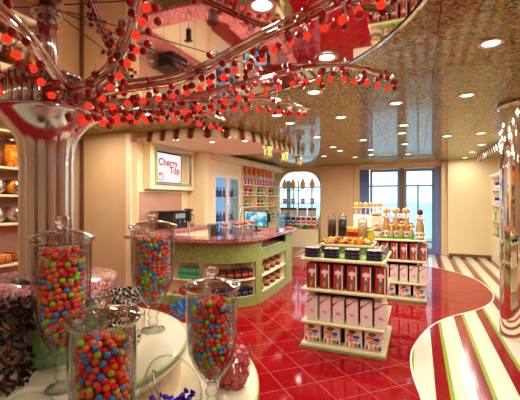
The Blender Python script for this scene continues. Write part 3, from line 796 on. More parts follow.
def fill(loc, kind, n, top, r, label, group, nm='wrapped_candy', seed=1, sz=1., core=None, hmax=1.):
    q = random.Random(seed); me = sweet_mesh(kind); vd = Vector((-loc.x, -loc.y)).normalized(); placed = []
    tries = 0
    while len(placed) < n and tries < 6000:
        tries += 1
        a = q.uniform(0, 6.28); z = q.uniform(.02, top); rr = r*(min(1, .55 + z/.12))*hmax
        mode = q.random() < .3
        if mode: rr *= math.sqrt(q.random()); z = top + .014*(1-(rr/r)**2)
        p = Vector((rr*math.cos(a), rr*math.sin(a), z))
        if not mode and (p.x*vd.x + p.y*vd.y) < -.03*r/.1: continue
        if any((p-o_).length < .0265*sz for o_ in placed): continue
        placed.append(p)
        o = bpy.data.objects.new(nm, me); C.objects.link(o); o.location = p + loc; o.scale = (sz,)*3
        o.rotation_euler = (q.uniform(-.5, .5), q.uniform(-.8, .8), q.uniform(0, 6.28))
        tag(o, label, 'candy', group)
def on_ring(px, d, z):
    return cam_d(d, (px-260)*d/F_PX, z)
def outw(p): return math.atan2(p.y-TY, p.x-TX)
b1 = on_ring(171, 1.48, ZL); make_bowl(b1, outw(b1), 'slanted glass bowl of purple foil sweets at the bottom of the picture')
fill(b1, 'purple', 42, .205, .085, 'purple foil sweet in the slanted bowl at the bottom of the picture', 'purple foil sweets', seed=2, sz=.8)
sc_ = MB(); sc_.tube(smooth_path([(.0, .0, 0), (.0, -.004, .05), (.0, .0, .10), (.0, .012, .12), (0, .02, .105)], 4), .004, M['steel'], 8); sc_.ball((0, 0, -.01), .022, M['steel'], 12, 8, (1, 1, .45))
so = sc_.build('candy_scoop', None, b1 + Vector((.01, -.075, .255)))
so.rotation_euler = (-.25, -.5, .2); tag(so, 'steel hook-handled candy scoop standing in the purple sweets bowl', 'scoop')
b2 = on_ring(22, 1.17, ZL); make_bowl(b2, outw(b2), 'empty slanted glass bowl at the bottom left corner')
b3 = on_ring(-3, 1.56, ZM); make_bowl(b3, outw(b3)+.5, 'slanted glass bowl of dark wrapped sweets at the left picture edge', .135, .42)
fill(b3, 'stick', 130, .34, .112, 'dark brown sweet with orange print in the bowl at the left edge', 'dark wrapped sweets', seed=3, sz=1.0)
b4 = on_ring(123, 1.95, ZM); make_bowl(b4, outw(b4), 'slanted glass bowl of zebra wrapped sweets between two gumball jars', .115, .36)
fill(b4, 'zebra', 60, .31, .062, 'zebra striped wrapped sweet in the bowl between two gumball jars', 'zebra wrapped sweets', seed=4, sz=.85)
b5 = on_ring(185, 2.66, ZL); make_bowl(b5, outw(b5), 'slanted glass bowl of blue sweets behind the middle tier', .125, .40)
fill(b5, 'blue', 40, .26, .085, 'blue wrapped sweet in the bowl behind the middle tier', 'blue wrapped sweets', seed=5)
b6 = on_ring(232, 2.04, ZL); make_bowl(b6, outw(b6), 'slanted glass bowl of pink rock candy beside the rightmost gumball jar', .11, .36)
fill(b6, 'rock', 60, .18, .075, 'pink lump of rock candy in the rightmost slanted bowl', 'pink rock candies', 'rock_candy', seed=6, sz=1.1)

# ------------------------------------------------------------------ sales counter
ct = empty('sales_counter', (-3, 5, 0), 'curved green mosaic sales counter with a pink stone top and open shelves', 'counter')
def cl(o): o.location = (3, -5, 0); return o          # geometry below is written in room coordinates
base = [Vector((p.x, p.y, 0)) for p in smooth_path([(-4.02, 4.42, 0), (-3.4, 4.42, 0), (-2.9, 4.45, 0), (-2.55, 4.57, 0), (-2.32, 4.75, 0), (-2.2, 5.0, 0), (-2.17, 5.4, 0), (-2.20, 6.1, 0), (-2.24, 6.75, 0)], 14)]
bc = [0]
for i in range(1, len(base)): bc.append(bc[-1] + (base[i]-base[i-1]).length)
def bp(s):
    s = max(0, min(bc[-1], s)); i = max(k for k in range(len(bc)) if bc[k] <= s + 1e-9); i = min(i, len(bc)-2)
    t = (base[i+1]-base[i]).normalized(); p = base[i].lerp(base[i+1], (s-bc[i])/(bc[i+1]-bc[i]))
    k = min(1, max(0, (s-bc[i])/(bc[i+1]-bc[i]))); t2 = (base[min(i+2, len(bc)-1)]-base[i+1]).normalized() if i+2 < len(bc) else t
    t = t.lerp(t2, k*.5).normalized(); return p, Vector((-t.y, t.x, 0)), t
ease = lambda s: min(1, max(0, (s-1.0)/.9))**1.5
def seg_(s0, s1, o0, o1, z0, z1, mat, mb=None):
    n = max(2, int((s1-s0)/.04)); A = []; B = []
    for k in range(n+1):
        s = s0 + (s1-s0)*k/n; p, nn, t = bp(s); A.append(p + nn*(o0(s) if callable(o0) else o0)); B.append(p + nn*(o1(s) if callable(o1) else o1))
    mb = mb or MB(); mb.ribbon(A, B, z0, z1, mat); return mb
def s_at(px):
    best = min(range(0, 601), key=lambda k: abs(px_of(bp(bc[-1]*k/600)[0] + Vector((0, 0, .5)))[0] - px)); return bc[-1]*best/600
SE = bc[-1]
s199, s203, s257, s262, s286 = s_at(199), s_at(203), s_at(256), s_at(262), s_at(286)
s_left = s_at(150)
fc = MB()
seg_(0, s262, 0, .03, .64, .955, M['counter_green'], fc); seg_(s262, SE, 0, .03, .64, .79, M['counter_green'], fc)
seg_(0, SE, 0, .03, 0, .14, M['counter_green'], fc)
for a, b in ((0, s_left), (s199, s203), (s257, s262), (s286, SE)): seg_(a, b, 0, .03, .14, .64, M['counter_green'], fc)
seg_(s286, SE, 0, .03, .79, .955, M['counter_green'], fc)
p0, n0, t0 = bp(SE); fc.ribbon([p0, p0 + n0*.55], [p0 - t0*.03, p0 + n0*.55 - t0*.03], 0, .955, M['counter_green'])
p0, n0, t0 = bp(0); fc.ribbon([p0, p0 + n0*.2], [p0 + t0*.03, p0 + n0*.2 + t0*.03], 0, .955, M['counter_green'])
cl(fc.build('mosaic_front', ct))
dep = lambda s: .19 + .11*ease(s)
bd = MB(); seg_(.03, s_left, .16, .19, 0, .95, M['cream'], bd); seg_(s_left, SE-.03, lambda s: .19 + .11*ease(s), lambda s: .21 + .29*ease(s), 0, .95, M['cream'], bd)
for a, b in ((s_left, s199), (s203, s257), (s262, s286)):
    seg_(a, b, .03, dep, .13, .14, M['cream_light'], bd); seg_(a, b, .03, dep, .64, .65, M['cream_light'], bd)
    seg_(a-.01, a, .03, dep, .14, .64, M['cream_light'], bd); seg_(b, b+.01, .03, dep, .14, .64, M['cream_light'], bd)
seg_(s262, s286, .03, .30, .78, .79, M['cream_light'], bd)
cl(bd.build('cream_interior', ct))
for a, b in ((s_left, s199), (s203, s257), (s262, s286)):
    cl(seg_(a, b, .01, dep, .375, .395, M['cream_light']).build('shelf', ct))
slab_f = [Vector((p.x, p.y, 0)) for p in smooth_path([(-4.1, 4.27, 0), (-3.4, 4.26, 0), (-2.9, 4.28, 0), (-2.5, 4.4, 0), (-2.25, 4.62, 0), (-2.13, 4.95, 0), (-2.11, 5.4, 0), (-2.14, 6.1, 0), (-2.19, 6.9, 0)], 14)]
slab_b = [bp(SE*k/(len(slab_f)-1))[0] + bp(SE*k/(len(slab_f)-1))[1]*(.22 + .33*ease(SE*k/(len(slab_f)-1))) for k in range(len(slab_f))]
sb = MB(); sb.ribbon(slab_f, slab_b, .957, 1.005, M['pink_stone']); cl(sb.build('stone_top', ct))
SZT = 1.006
# stock in the counter openings
def stock(nm, mk, s, off, z, label, cat, group, rz=0):
    p, nn, t = bp(s); o = mk if isinstance(mk, bpy.types.Object) else mk.build(nm)
    o.location = (p.x + nn.x*off, p.y + nn.y*off, z); o.rotation_euler = (0, 0, math.atan2(t.y, t.x) + rz); return tag(o, label, cat, group)
def carton(w, d, h, main, face, band=None):
    m = MB(); m.box(-w/2, w/2, -d/2, d/2, 0, h, main, .004)
    m.box(-w*.42, w*.42, -d/2-.0015, -d/2, h*.1, h*.9, face)
    if band: m.box(-w*.42, w*.42, -d/2-.0025, -d/2-.001, h*.35, h*.6, band)
    return m
q = random.Random(9)
gb = carton(.085, .10, .16, M['teal'], plain('teal_face', '#5fbf95', .3), M['teal'])
a0 = s_at(176); n = 5
first = None
for k in range(n):
    s = a0 + (s199-a0)*(k+.5)/n
    lab = '%s teal green box from the left in the counter opening behind the gumball jar' % ORD[k]
    if first is None: first = stock('snack_box', gb, s, .11, .397, lab, 'box', 'teal boxes in the counter')
    else: p_, n_, t_ = bp(s); dup(first, (p_.x+n_.x*.11, p_.y+n_.y*.11, .397), math.atan2(t_.y, t_.x), lab)
rb = MB(); rb.ball((0, 0, .06), .06, M['red'], 14, 10); rb.lathe([(.012, .112), (.02, .128), (.008, .135)], M['leaf'], seg=10)
first = None
for k in range(4):
    s = a0 + (s199-a0)*(k+.5)/4; lab = '%s round red tin from the left under the teal boxes' % ORD[k]
    if first is None: first = stock('round_tin', rb, s, .10, .141, lab, 'tin', 'red tins in the counter')
    else: p_, n_, t_ = bp(s); dup(first, (p_.x+n_.x*.10, p_.y+n_.y*.10, .141), None, lab)
up = carton(.10, .13, .13, M['black'], plain('dark_red_face', '#5e1a20', .4), plain('orange_band', '#c8603a', .4)); lo = carton(.09, .13, .11, M['navy'], M['black'], plain('slate_band', '#5a6a94', .4))
f1 = f2 = None
a1 = s_at(214)
for k in range(6):
    s = a1 + (s257-.06-a1)*k/5; p_, n_, t_ = bp(s); w3 = (p_.x+n_.x*.115, p_.y+n_.y*.115)
    lab = '%s black and red pack from the left on the curved counter shelf' % ORD[k]
    f1 = stock('candy_pack', up, s, .115, .397, lab, 'pack', 'black and red packs') if f1 is None else (dup(f1, (*w3, .397), math.atan2(t_.y, t_.x), lab) and f1)
    lab = '%s dark blue pack from the left at the bottom of the curved counter' % ORD[k]
    f2 = stock('candy_pack', lo, s, .115, .141, lab, 'pack', 'dark blue packs') if f2 is None else (dup(f2, (*w3, .141), math.atan2(t_.y, t_.x), lab) and f2)
tub = MB(); tub.lathe([(.055, 0), (.062, .15), (.064, .15), (.064, .165), (.0, .166)], plain('brown_tub', '#7a3f26', .4), seg=20); tub.lathe([(.0585, .05), (.0612, .115)], M['nut'], seg=20, cap=False)
ft = None
for row, z in (('upper', .397), ('lower', .141)):
    for k in range(4):
        s = s262 + (s286-s262)*(k+.6)/4.2; p_, n_, t_ = bp(s); w3 = (p_.x+n_.x*.12, p_.y+n_.y*.12)
        lab = '%s brown candy tub from the near end on the %s side shelf of the counter' % (ORD[k], row)
        ft = stock('candy_tub', tub, s, .12, z, lab, 'tub', 'brown tubs in the counter side') if ft is None else (dup(ft, (*w3, z), 0, lab) and ft)
# sweets in the tray under the counter top
bar = MB(); bar.box(-.06, .06, -.02, .02, 0, .018, M['chocolate'], .004); bar.box(-.035, .035, -.0205, .0205, .002, .0185, M['paper'])
fb = None
for k in range(10):
    s = s262 + (s286-s262)*(k+.5)/10; p_, n_, t_ = bp(s); w3 = (p_.x+n_.x*.17, p_.y+n_.y*.17)
    lab = '%s chocolate bar from the near end in the slot under the counter top' % ORD[k]
    fb = stock('chocolate_bar', bar, s, .17, .791, lab, 'chocolate bar', 'chocolate bars in the counter slot', PI/2) if fb is None else (dup(fb, (*w3, .791), math.atan2(t_.y, t_.x)+PI/2, lab) and fb)

# on the counter: smoky acrylic holders, vases of lollipops, till, sneeze guard
hd = MB(); hd.lathe([(.062, 0), (.085, .21)], M['acrylic'], seg=4, smooth=False); hd.box(-.05, .05, -.004, .0, .02, .19, M['steel'], 0, Matrix.Rotation(.785, 4, 'Z'))
p = at_z(212, 238.5, SZT)
tag(hd.build('leaflet_holder', None, (p.x, p.y+.03, SZT), .4), 'smoky square acrylic leaflet holder at the left of the counter vases', 'holder')
def vase(px, py, label, tall=.16):
    p = at_z(px, py, SZT); r = empty('lollipop_vase', (p.x, p.y+.02, SZT), label, 'vase', 'lollipop vases on the counter')
    MB().lathe([(.045, 0), (.046, .01), (.056, tall), (.058, tall)], M['vase_glass'], seg=24, cap=True).build('glass_vase', r)
    q = random.Random(px); st = MB(); hdm = MB()
    for k in range(9):
        a = q.uniform(0, 6.28); rr = .06*math.sqrt(q.random()); top = tall + .055 + q.uniform(-.012, .012)
        st.tube([(rr*.4*math.cos(a), rr*.4*math.sin(a), .01), (rr*math.cos(a), rr*math.sin(a), top)], .002, M['paper'], 5)
        hdm.ball((rr*1.1*math.cos(a), rr*1.1*math.sin(a), top), .021, M['lolly'], 10, 7)
    st.build('lollipop_sticks', r); hdm.build('lollipop_heads', r)
M['lolly'] = plain('lollipop_red', '#c05a50', .3, var=.25, scale=50)
for (px, py), w_ in zip(((224, 240.5), (236, 239.5), (243, 238), (250, 236.5)), ('first', 'second', 'third', 'fourth')):
    vase(px, py, '%s glass vase of red lollipops from the left on the counter' % w_)
p = at_z(257, 231, SZT)
till = empty('till_monitor', (p.x-.04, p.y+.05, SZT), 'black framed till monitor with a blue and white picture', 'monitor', None, .18)
MB().box(-.22, .22, -.02, .02, .06, .36, M['black'], .008).build('monitor_frame', till)
MB().box(-.20, .20, -.0225, -.0195, .08, .34, M['till']).build('screen', till)
mb_ = MB(); mb_.lathe([(.09, 0), (.09, .012), (.02, .02)], M['black'], seg=20); mb_.cyl((0, .02, .01), (0, .02, .2), .02, M['black']); mb_.build('monitor_stand', till)
MB().box(.225, .26, -.03, .02, .16, .30, M['black'], .006).build('card_reader', till)
p = at_z(278.5, 231.5, SZT)
gd = empty('sneeze_guard', (p.x-.02, p.y, SZT), 'thin dark post with a low glass guard at the far end of the counter', 'counter guard')
MB().lathe([(.03, 0), (.03, .006), (.011, .008), (.011, .33), (0, .335)], M['black'], seg=12).build('post', gd)
gb_ = MB(); gb_.box(-.004, .004, 0.01, .55, .03, .30, M['pane']); gb_.build('glass_panel', gd)
rp = MB(); rp.ball((0, 0, .03), .045, M['lolly'], 12, 8, (1.9, 1, .7)); rp.box(-.08, .08, -.04, .04, 0, .012, M['pink_stone'], .003)
p = at_z(296, 229.5, SZT); tag(rp.build('soap_dish', None, (p.x-.12, p.y-.05, SZT)), 'small heaped red dish at the far tip of the counter', 'dish')

# ------------------------------------------------------------------ behind the counter
bk = empty('back_counter', (-4.25, 5.6, 0), 'cream back counter with pink stone top along the wall under the screen', 'counter')
m = MB(); m.box(-.245, .22, -.90, .93, 0, .96, M['cream_light'], .005)
for y in (-.48, 0, .48): m.box(.22, .222, y-.004, y+.004, .05, .93, M['brown_trim'])
m.build('cabinet_body', bk); MB().box(-.245, .27, -.91, .935, .96, 1.03, M['pink_stone'], .008).build('stone_top', bk)
ZB = 1.031
nb = MB(); nb.box(-4.5, -4.485, 5.0, 6.28, 1.03, 1.70, M['niche_brown'])
for y0, y1 in ((4.98, 5.0), (6.28, 6.30)): nb.box(-4.5, -4.47, y0, y1, 1.03, 1.70, M['cream_light'])
nb.box(-4.5, -4.47, 4.98, 6.3, 1.70, 1.72, M['cream_light'])
struct(nb.build('wall_panel_niche'))
cf = empty('coffee_machine', (-4.2, 5.62, ZB), 'black boxy coffee machine on the back counter under the screen', 'coffee machine', None, 0)
m = MB(); m.box(-.16, .16, -.24, .24, 0, .30, M['black'], .012); m.build('machine_body', cf)
MB().box(-.17, .18, -.40, .40, .302, .318, M['black'], .004).build('cup_tray', cf)
MB().box(.16, .165, -.15, .15, .18, .27, M['steel'], .002).build('control_panel', cf)
for y in (-.08, .08): MB().tube([(.16, y, .14), (.2, y, .13), (.2, y, .1)], .012, M['steel'], 8).build('spout', cf)
def grinder(loc, label):
    r = empty('coffee_grinder', loc, label, 'grinder'); MB().box(-.06, .06, -.06, .06, 0, .16, M['steel'], .01).build('grinder_body', r)
    MB().lathe([(.03, .16), (.06, .2), (.065, .29), (.06, .30)], M['glass'], seg=20).build('hopper', r); MB().lathe([(.066, .30), (.066, .315), (0, .32)], M['steel'], seg=20).build('hopper_lid', r)
grinder((-4.2, 4.98, ZB), 'silver grinder with clear hopper at the left end of the back counter')
jn = empty('nut_jar', (-4.15, 6.13, ZB), 'small glass jar of tan pieces to the right of the coffee machine', 'jar')
MB().lathe([(.06, 0), (.065, .01), (.065, .2), (.05, .22)], M['glass'], seg=24).build('glass_body', jn); MB().lathe([(0, .005), (.055, .005), (.055, .13), (0, .14)], M['nut'], seg=20).build('filling', jn); MB().lathe([(.052, .22), (.055, .235), (0, .24)], M['steel'], seg=20).build('jar_lid', jn)
tp = MB(); p = at_y(188, 4.40, 240); tp.lathe([(.035, 0), (.035, .01), (.01, .014), (.01, .26)], M['steel'], seg=12); tp.box(-.03, .03, -.03, .03, .24, .40, M['black'], .008); tp.box(-.06, .05, -.035, .035, .40, .42, M['black'], .004)
tag(tp.build('card_terminal', None, (p.x, p.y+.02, SZT)), 'black terminal on a thin steel post at the left of the counter', 'terminal')
# wall screen in its bulkhead frame
fr = empty('wall_screen', (-4.5, 5.775, 2.165), 'bright white wall screen with red lettering in a deep silver and cream frame', 'screen')
m = MB()
for y0, y1, z0, z1 in ((-.62, -.48, -.42, .40), (.60, .74, -.42, .40), (-.48, .60, .31, .40), (-.48, .60, -.42, -.31)): m.box(.0, .16, y0, y1, z0, z1, M['cream_light'], .01)
m.build('outer_frame', fr)
m = MB()
for y0, y1, z0, z1 in ((-.50, -.465, -.33, .33), (.585, .62, -.33, .33), (-.465, .585, .295, .33), (-.465, .585, -.33, -.295)): m.box(.155, .19, y0, y1, z0, z1, M['steel'], .006)
m.box(.16, .195, -.515, -.5, -.34, .34, M['lime'])
m.build('silver_trim', fr)
MB().box(.02, .035, -.47, .59, -.30, .30, M['cream']).build('backing_panel', fr)
MB().box(.04, .075, -.46, .42, -.30, .30, M['black'], .008).build('screen_bezel', fr)
sc1 = MB().box(.075, .078, -.435, .39, -.275, .27, M['screen_white']).build('screen_picture', fr)
lt = MB(); base_m = Matrix(((0, 0, 1, .0785), (1, 0, 0, 0), (0, 1, 0, 0), (0, 0, 0, 1)))
text_into(lt, 'Cherry', .185, M['logo_red'], base_m @ Matrix.Translation((-.30, .045, 0)), .0005)
text_into(lt, 'Top', .185, M['logo_red'], base_m @ Matrix.Translation((.03, -.095, 0)), .0005)
lt.build('lettering', sc1)
sw = MB(); pts = []
for k in range(40):
    t = k/39; a = PI*.9 - t*2.05*PI; r_ = .03 + .085*t
    pts.append((.079, -.235 + r_*math.cos(a)*1.0, -.15 + r_*math.sin(a)))
sw.tube(pts, .0065, M['logo_red'], 6); sw.ball((.079, -.262, -.13), .028, M['logo_red'], 12, 8, (.1, 1, 1)); sw.build('cherry_swirl_logo', sc1)

# fridges: two blue lit glass doors in a white frame on the left wall
fg = empty('display_fridge', (-4.5, 7.6, 0), 'built-in white display fridge with two blue lit glass doors', 'fridge')
m = MB(); m.box(0, .36, -.78, -.62, 0, 2.44, M['cream_light']); m.box(0, .36, .66, .76, 0, 2.44, M['cream_light']); m.box(0, .36, -.62, .66, 2.12, 2.44, M['cream_light']); m.box(0, .36, -.62, .66, 0, .28, M['cream_light'])
m.build('cabinet_surround', fg)
MB().box(.10, .115, -.62, .66, .28, 2.12, M['cooler']).build('lit_back_panel', fg)
for y0, y1 in ((-.62, .02), (.02, .66)):
    dm = MB()
    for a, b, c, d in ((y0, y0+.07, .28, 2.12), (y1-.07, y1, .28, 2.12), (y0+.07, y1-.07, 2.05, 2.12), (y0+.07, y1-.07, .28, .35)): dm.box(.34, .38, a, b, c, d, M['white'], .004)
    do = dm.build('door', fg); MB().box(.355, .36, y0+.07, y1-.07, .35, 2.05, M['pane']).build('door_glass', do)
    MB().tube([(.38, y1-.035, 1.0), (.41, y1-.035, 1.02), (.41, y1-.035, 1.4), (.38, y1-.035, 1.42)], .008, M['steel'], 6).build('handle', do)
for z in (.65, 1.03, 1.60): MB().box(.12, .32, -.615, .655, z, z+.02, M['white']).build('shelf', fg)
bt = MB(); bt.lathe([(.032, 0), (.034, .01), (.034, .16), (.014, .22), (.012, .27), (.015, .27), (.015, .285), (0, .287)], plain('dark_bottle', '#243c70', .2), seg=14)
bt.lathe([(.0348, .05), (.0348, .13)], plain('bottle_label', '#3a4270', .4), seg=14, cap=False)
fb = None
for z, nm_ in ((1.621, 'top'), (1.051, 'middle'), (.671, 'lower')):
    for k in range(8):
        y = 7.6 - .50 + k*.142 + (.02 if k > 3 else 0); lab = '%s dark bottle from the left on the %s fridge shelf' % (ORD[k], nm_)
        if fb is None: fb = tag(bt.build('drink_bottle', None, (-4.27, y, z)), lab, 'bottle', 'bottles in the fridge'); fb.scale = (1, 1, .8)
        else: dup(fb, (-4.27, y, z), None, lab)

# shelf wall beyond the fridge
su = empty('wall_shelf_unit', (-4.5, 9.6, 0), 'tall cream shelf unit with hanging lollipop bags beyond the blue fridges', 'shelves')
m = MB(); m.box(.0, .02, -1.2, 1.4, 0, 2.44, M['cream_light']);
for y in (-1.22, -.36, .5, 1.36): m.box(.0, .38, y, y+.04, 0, 1.94 if y > -1.2 else 2.44, M['cream_light'])
m.build('carcass', su)
for z in (.5, .95, 1.35, 1.66, 1.94): MB().box(.02, .40, -1.18, 1.38, z, z+.03, M['white'], .004).build('shelf', su)
m = MB()
m.tube([(.2, -1.18, 2.36), (.2, 1.36, 2.36)], .01, M['steel'], 8)
for k in range(8):
    y = -1.0 + k*.3; m.tube([(.2, y, 2.36), (.24, y, 2.40), (.27, y, 2.37), (.27, y, 2.32)], .008, M['black'], 6)
m.build('hook_rail', su)
ob_ = MB(); ob_.box(-.05, .05, -.07, .07, .1, .30, M['orange'], .03); ob_.box(.05, .053, -.04, .04, .14, .26, M['red_panel']); ob_.lathe([(.05, .10), (.02, .06), (.03, .0)], M['paper'], seg=8)
pk = MB(); pk.box(-.05, .05, -.05, .05, 0, .15, plain('pink_pack', '#e06aa0', .35), .008); pk.box(.05, .052, -.035, .035, .03, .11, M['paper'])
f1 = f2 = None
for k in range(8):
    y = 9.6 - 1.03 + k*.3
    lab = '%s orange lollipop bag from the left hanging above the shelf wall' % ORD[k]
    if f1 is None: f1 = tag(ob_.build('lollipop_bag', None, (-4.24, y, 2.02+.115)), lab, 'bag', 'orange lollipop bags')
    else: dup(f1, (-4.24, y, 2.135), None, lab)
for k in range(12):
    y = 9.6 - 1.08 + k*.205; lab = '%s pink pack from the left on the highest shelf beyond the fridges' % ORD[k] if k < 10 else ('eleventh' if k == 10 else 'twelfth') + ' pink pack from the left on the highest shelf beyond the fridges'
    if f2 is None: f2 = tag(pk.build('candy_pack', None, (-4.2, y, 1.971)), lab, 'pack', 'pink packs on the top shelf')
    else: dup(f2, (-4.2, y, 1.971), None, lab)
cols = [('magenta', 'magenta'), ('orange', 'orange'), ('leaf', 'green'), ('yellow', 'yellow'), ('teal', 'teal'), ('red', 'red')]
protos = {}
bags = {}
for mt, nm_ in cols:
    b = MB(); b.lathe([(.05, 0), (.062, .03), (.062, .12), (.03, .15), (.035, .165), (0, .168)], M[mt], seg=14); b.lathe([(.0625, .05), (.0625, .09)], M['paper'], seg=14, cap=False); protos[nm_] = b
for zi, z in enumerate((1.691, 1.381, .981)):
    row = ('second highest', 'third highest', 'fourth highest')[zi]
    for k in range(9):
        if zi == 0 and k < 2: nm_ = 'magenta'
        else: nm_ = cols[1 + (k*2+zi) % 5][1]
        y = 9.6 - 1.05 + k*.28; lab = '%s candy pot, %s in the row on the %s shelf beyond the fridges' % (nm_, ORD[k], row)
        if nm_ not in bags: bags[nm_] = tag(protos[nm_].build('candy_pot', None, (-4.22, y, z)), lab, 'candy pot', 'candy pots on the shelf wall')
        else: dup(bags[nm_], (-4.22, y, z), None, lab)

# ------------------------------------------------------------------ arched window display
wd = empty('window_shelf', (-3.66, 11.7, 0), 'pale blue shelf rack standing in the arched window', 'shelf rack')
m = MB()
for x, hw in ((-.36, .07), (-.02, .02), (.45, .02)): m.box(x-hw, x+hw, .02, .05, .58, 2.2, M['skyblue'])
m.build('upright', wd)
for z in (.72, 1.02, 1.42, 1.86): MB().box(-.66, .66, -.12, .06, z, z+.02, M['skyblue'], .003).build('shelf', wd)
struct(MB().box(-4.42, -2.95, 11.45, 11.79, 0, .60, M['cream_light'], .01).build('trim_window_bench'))
hb = MB(); hb.ball((0, 0, .12), .10, plain('peach_bag', '#eebd8a', .4), 12, 8, (.9, .6, 1.5)); hb.lathe([(.02, .25), (.06, .31), (.04, .31)], M['orange'], seg=10)
pp = MB(); pp.box(-.06, .06, -.04, .04, 0, .16, plain('violet_pack', '#8a4ab8', .4), .01); pp.box(-.045, .045, -.0415, -.04, .04, .12, M['paper'])
bb = MB(); bb.box(-.13, .13, -.05, .05, 0, .20, plain('white_bundle', '#d9c9b8', .5), .01)
for k in range(5): bb.ball((-.11+.055*k, -.03, .21), .038, M['bean_brown'], 8, 6, (1, 1, 1.3))
f1 = f2 = f3 = None
for k, x in enumerate((-4.14, -3.84, -3.5, -3.18)):
    for nm_, mk, z, y, what, cat, gr in (('hanging_bag', hb, 2.02, 11.66, 'peach bag hanging at the top of the arched window', 'bag', 'peach bags in the window'),
                                     ('candy_pack', pp, 1.62, 11.66, 'violet pack on the upper rack in the arched window', 'pack', 'violet packs in the window'),
                                     ('candy_bundle', bb, 1.26, 11.66, 'white and brown bundle in the middle of the arched window', 'bundle', 'bundles in the window')):
        lab = '%s %s from the left' % (ORD[k], what)
        z2 = {2.02: 1.93, 1.62: 1.441, 1.26: 1.041}[z]
        key = nm_
        if k == 0:
            o = tag(mk.build(nm_, None, (x, y, z2)), lab, cat, gr)
            if nm_ == 'hanging_bag': f1 = o
            elif nm_ == 'candy_pack': f2 = o
            else: f3 = o
        else: dup({'hanging_bag': f1, 'candy_pack': f2, 'candy_bundle': f3}[nm_], (x, y, z2), None, lab)
def redbox(face, mark):
    m = MB(); m.box(-.08, .08, -.04, .04, 0, .26, face, .004); m.box(-.065, .065, -.0415, -.04, .04, .23, mark); m.box(-.045, .045, -.043, -.041, .09, .14, M['paper']); m.box(-.03, .03, -.043, -.041, .16, .20, M['black']); return m
f1 = f2 = None
M['grey_blue'] = plain('grey_blue_pack', '#8fa3b4', .4)
for k in range(7):
    x = -4.18 + k*.178
    if k < 3:
        lab = '%s grey blue box from the left at the bottom of the arched window' % ORD[k]
        if f1 is None: f1 = tag(redbox(M['grey_blue'], M['navy']).build('gift_box', None, (x, 11.66, .741)), lab, 'box', 'grey blue boxes in the window')
        else: dup(f1, (x, 11.66, .741), None, lab)
    else:
        lab = '%s red and white box from the right at the bottom of the arched window' % ORD[6-k]
        if f2 is None: f2 = tag(redbox(M['paper'], M['red']).build('gift_box', None, (x, 11.66, .741)), lab, 'box', 'red and white boxes in the window')
        else: dup(f2, (x, 11.66, .741), None, lab)
f1 = {}
for k, (cn, mt) in enumerate((('red', 'red'), ('red', 'red'), ('lime', 'leaf'), ('yellow', 'yellow'), ('green', 'teal'), ('orange', 'orange'), ('amber', 'yellow'))):
    x = -4.05 + k*.165
    r = empty('sweet_bucket', (x, 11.54, .601), '%s sweet bucket, %s from the left on the bench under the arched window' % (cn, ORD[k]), 'bucket', 'buckets under the window')
    MB().lathe([(.05, 0), (.068, .13), (.07, .13), (.07, .14), (.05, .142)], M[mt], seg=16).build('bucket_body', r); MB().lathe([(.07, .143), (.06, .155), (0, .16)], M['paper'], seg=16).build('bucket_lid', r)

# ------------------------------------------------------------------ gold pendants
M['gold_mosaic'] = speckle('gold_mosaic', [('#b5a552', 4), ('#7a6a28', 3), ('#efe4a8', 1.6), ('#54481c', 2)], 75, .3, .6)[0]
fp_ = None
for (px, py), lab in zip(((268, 152), (284.5, 157), (298.5, 161)), ('leftmost of three gold pendant lamps before the counter', 'middle one of three gold pendant lamps', 'rightmost and farthest of three gold pendant lamps')):
    p = cam_d({268: 5.9, 284.5: 6.7, 298.5: 7.7}[px], 0, 0); d = {268: 5.9, 284.5: 6.7, 298.5: 7.7}[px]
    p = at_d(px, d, H + (200-py)*d/F_PX)
    r = empty('pendant_lamp', (p.x, p.y, HC), lab, 'pendant lamp', 'gold pendants'); drop = HC - p.z
    m = MB(); hh = .11; rr = .072
    m.lathe([(.02, -drop+hh), (rr*.9, -drop+hh*.95), (rr, -drop+hh*.6), (rr*.8, -drop), (rr, -drop-hh*.6), (rr*.85, -drop-hh), (rr*.7, -drop-hh), (rr*.65, -drop)], M['gold_mosaic'], seg=28, mod=lambda a, z: 1 + .04*math.cos(a*9 + z*120), cap=False); m.build('lamp_shade', r)
    MB().lathe([(.0, -drop-hh*.9), (rr*.7, -drop-hh*.9), (rr*.7, -drop-hh*.8), (0, -drop-hh*.8)], M['dim_lamp'], seg=20, cap=False).build('bulb', r)
    MB().tube([(0, 0, -drop+hh), (0, 0, -.02)], .005, M['black'], 6).build('cord', r)
    m = MB(); m.lathe([(.03, -.14), (.034, -.13), (.034, -.01), (.05, 0)], M['gold'], seg=16); m.build('ceiling_cap', r)
    area((p.x, p.y, p.z-.14), 1.2, .1)

# ------------------------------------------------------------------ display gondolas
M['shelf_cream'] = plain('shelf_cream', '#d8cf9f', .4, var=.02)
def gondola(x0, x1, y0, y1, label):
    cx, cy = (x0+x1)/2, (y0+y1)/2; w, d = (x1-x0)/2, (y1-y0)/2
    g = empty('display_gondola', (cx, cy, 0), label, 'display unit')
    m = MB(); m.box(-w, w, -d, d, 0, .05, M['shelf_cream'], .012); b = m.build('base_shelf', g)
    MB().box(-w-.004, w+.004, -d-.004, d+.004, .0, .022, M['tile_green']).build('green_kick_strip', b)
    m = MB(); m.box(-w+.13, w-.13, -d+.16, d-.13, .055, .93, M['dark']); m.build('core_panel', g)
    for z in (.285, .625, .945):
        s = MB(); s.box(-w, w, -d, d, z-.034, z, M['shelf_cream'], .015, seg=3); so_ = s.build('shelf', g)
        s = MB(); s.box(-w+.025, w-.025, -d+.025, d-.025, z, z+.002, M['green'] if z > .9 else M['lime_pale']); s.build('green_inlay', so_)
    for xa, xb in ((w-.12, w-.05), (-w+.05, -w+.12)):
        MB().box(xa, xb, -d+.14, d-.05, .05, .93, M['cream_light']).build('end_panel', g)
    return g
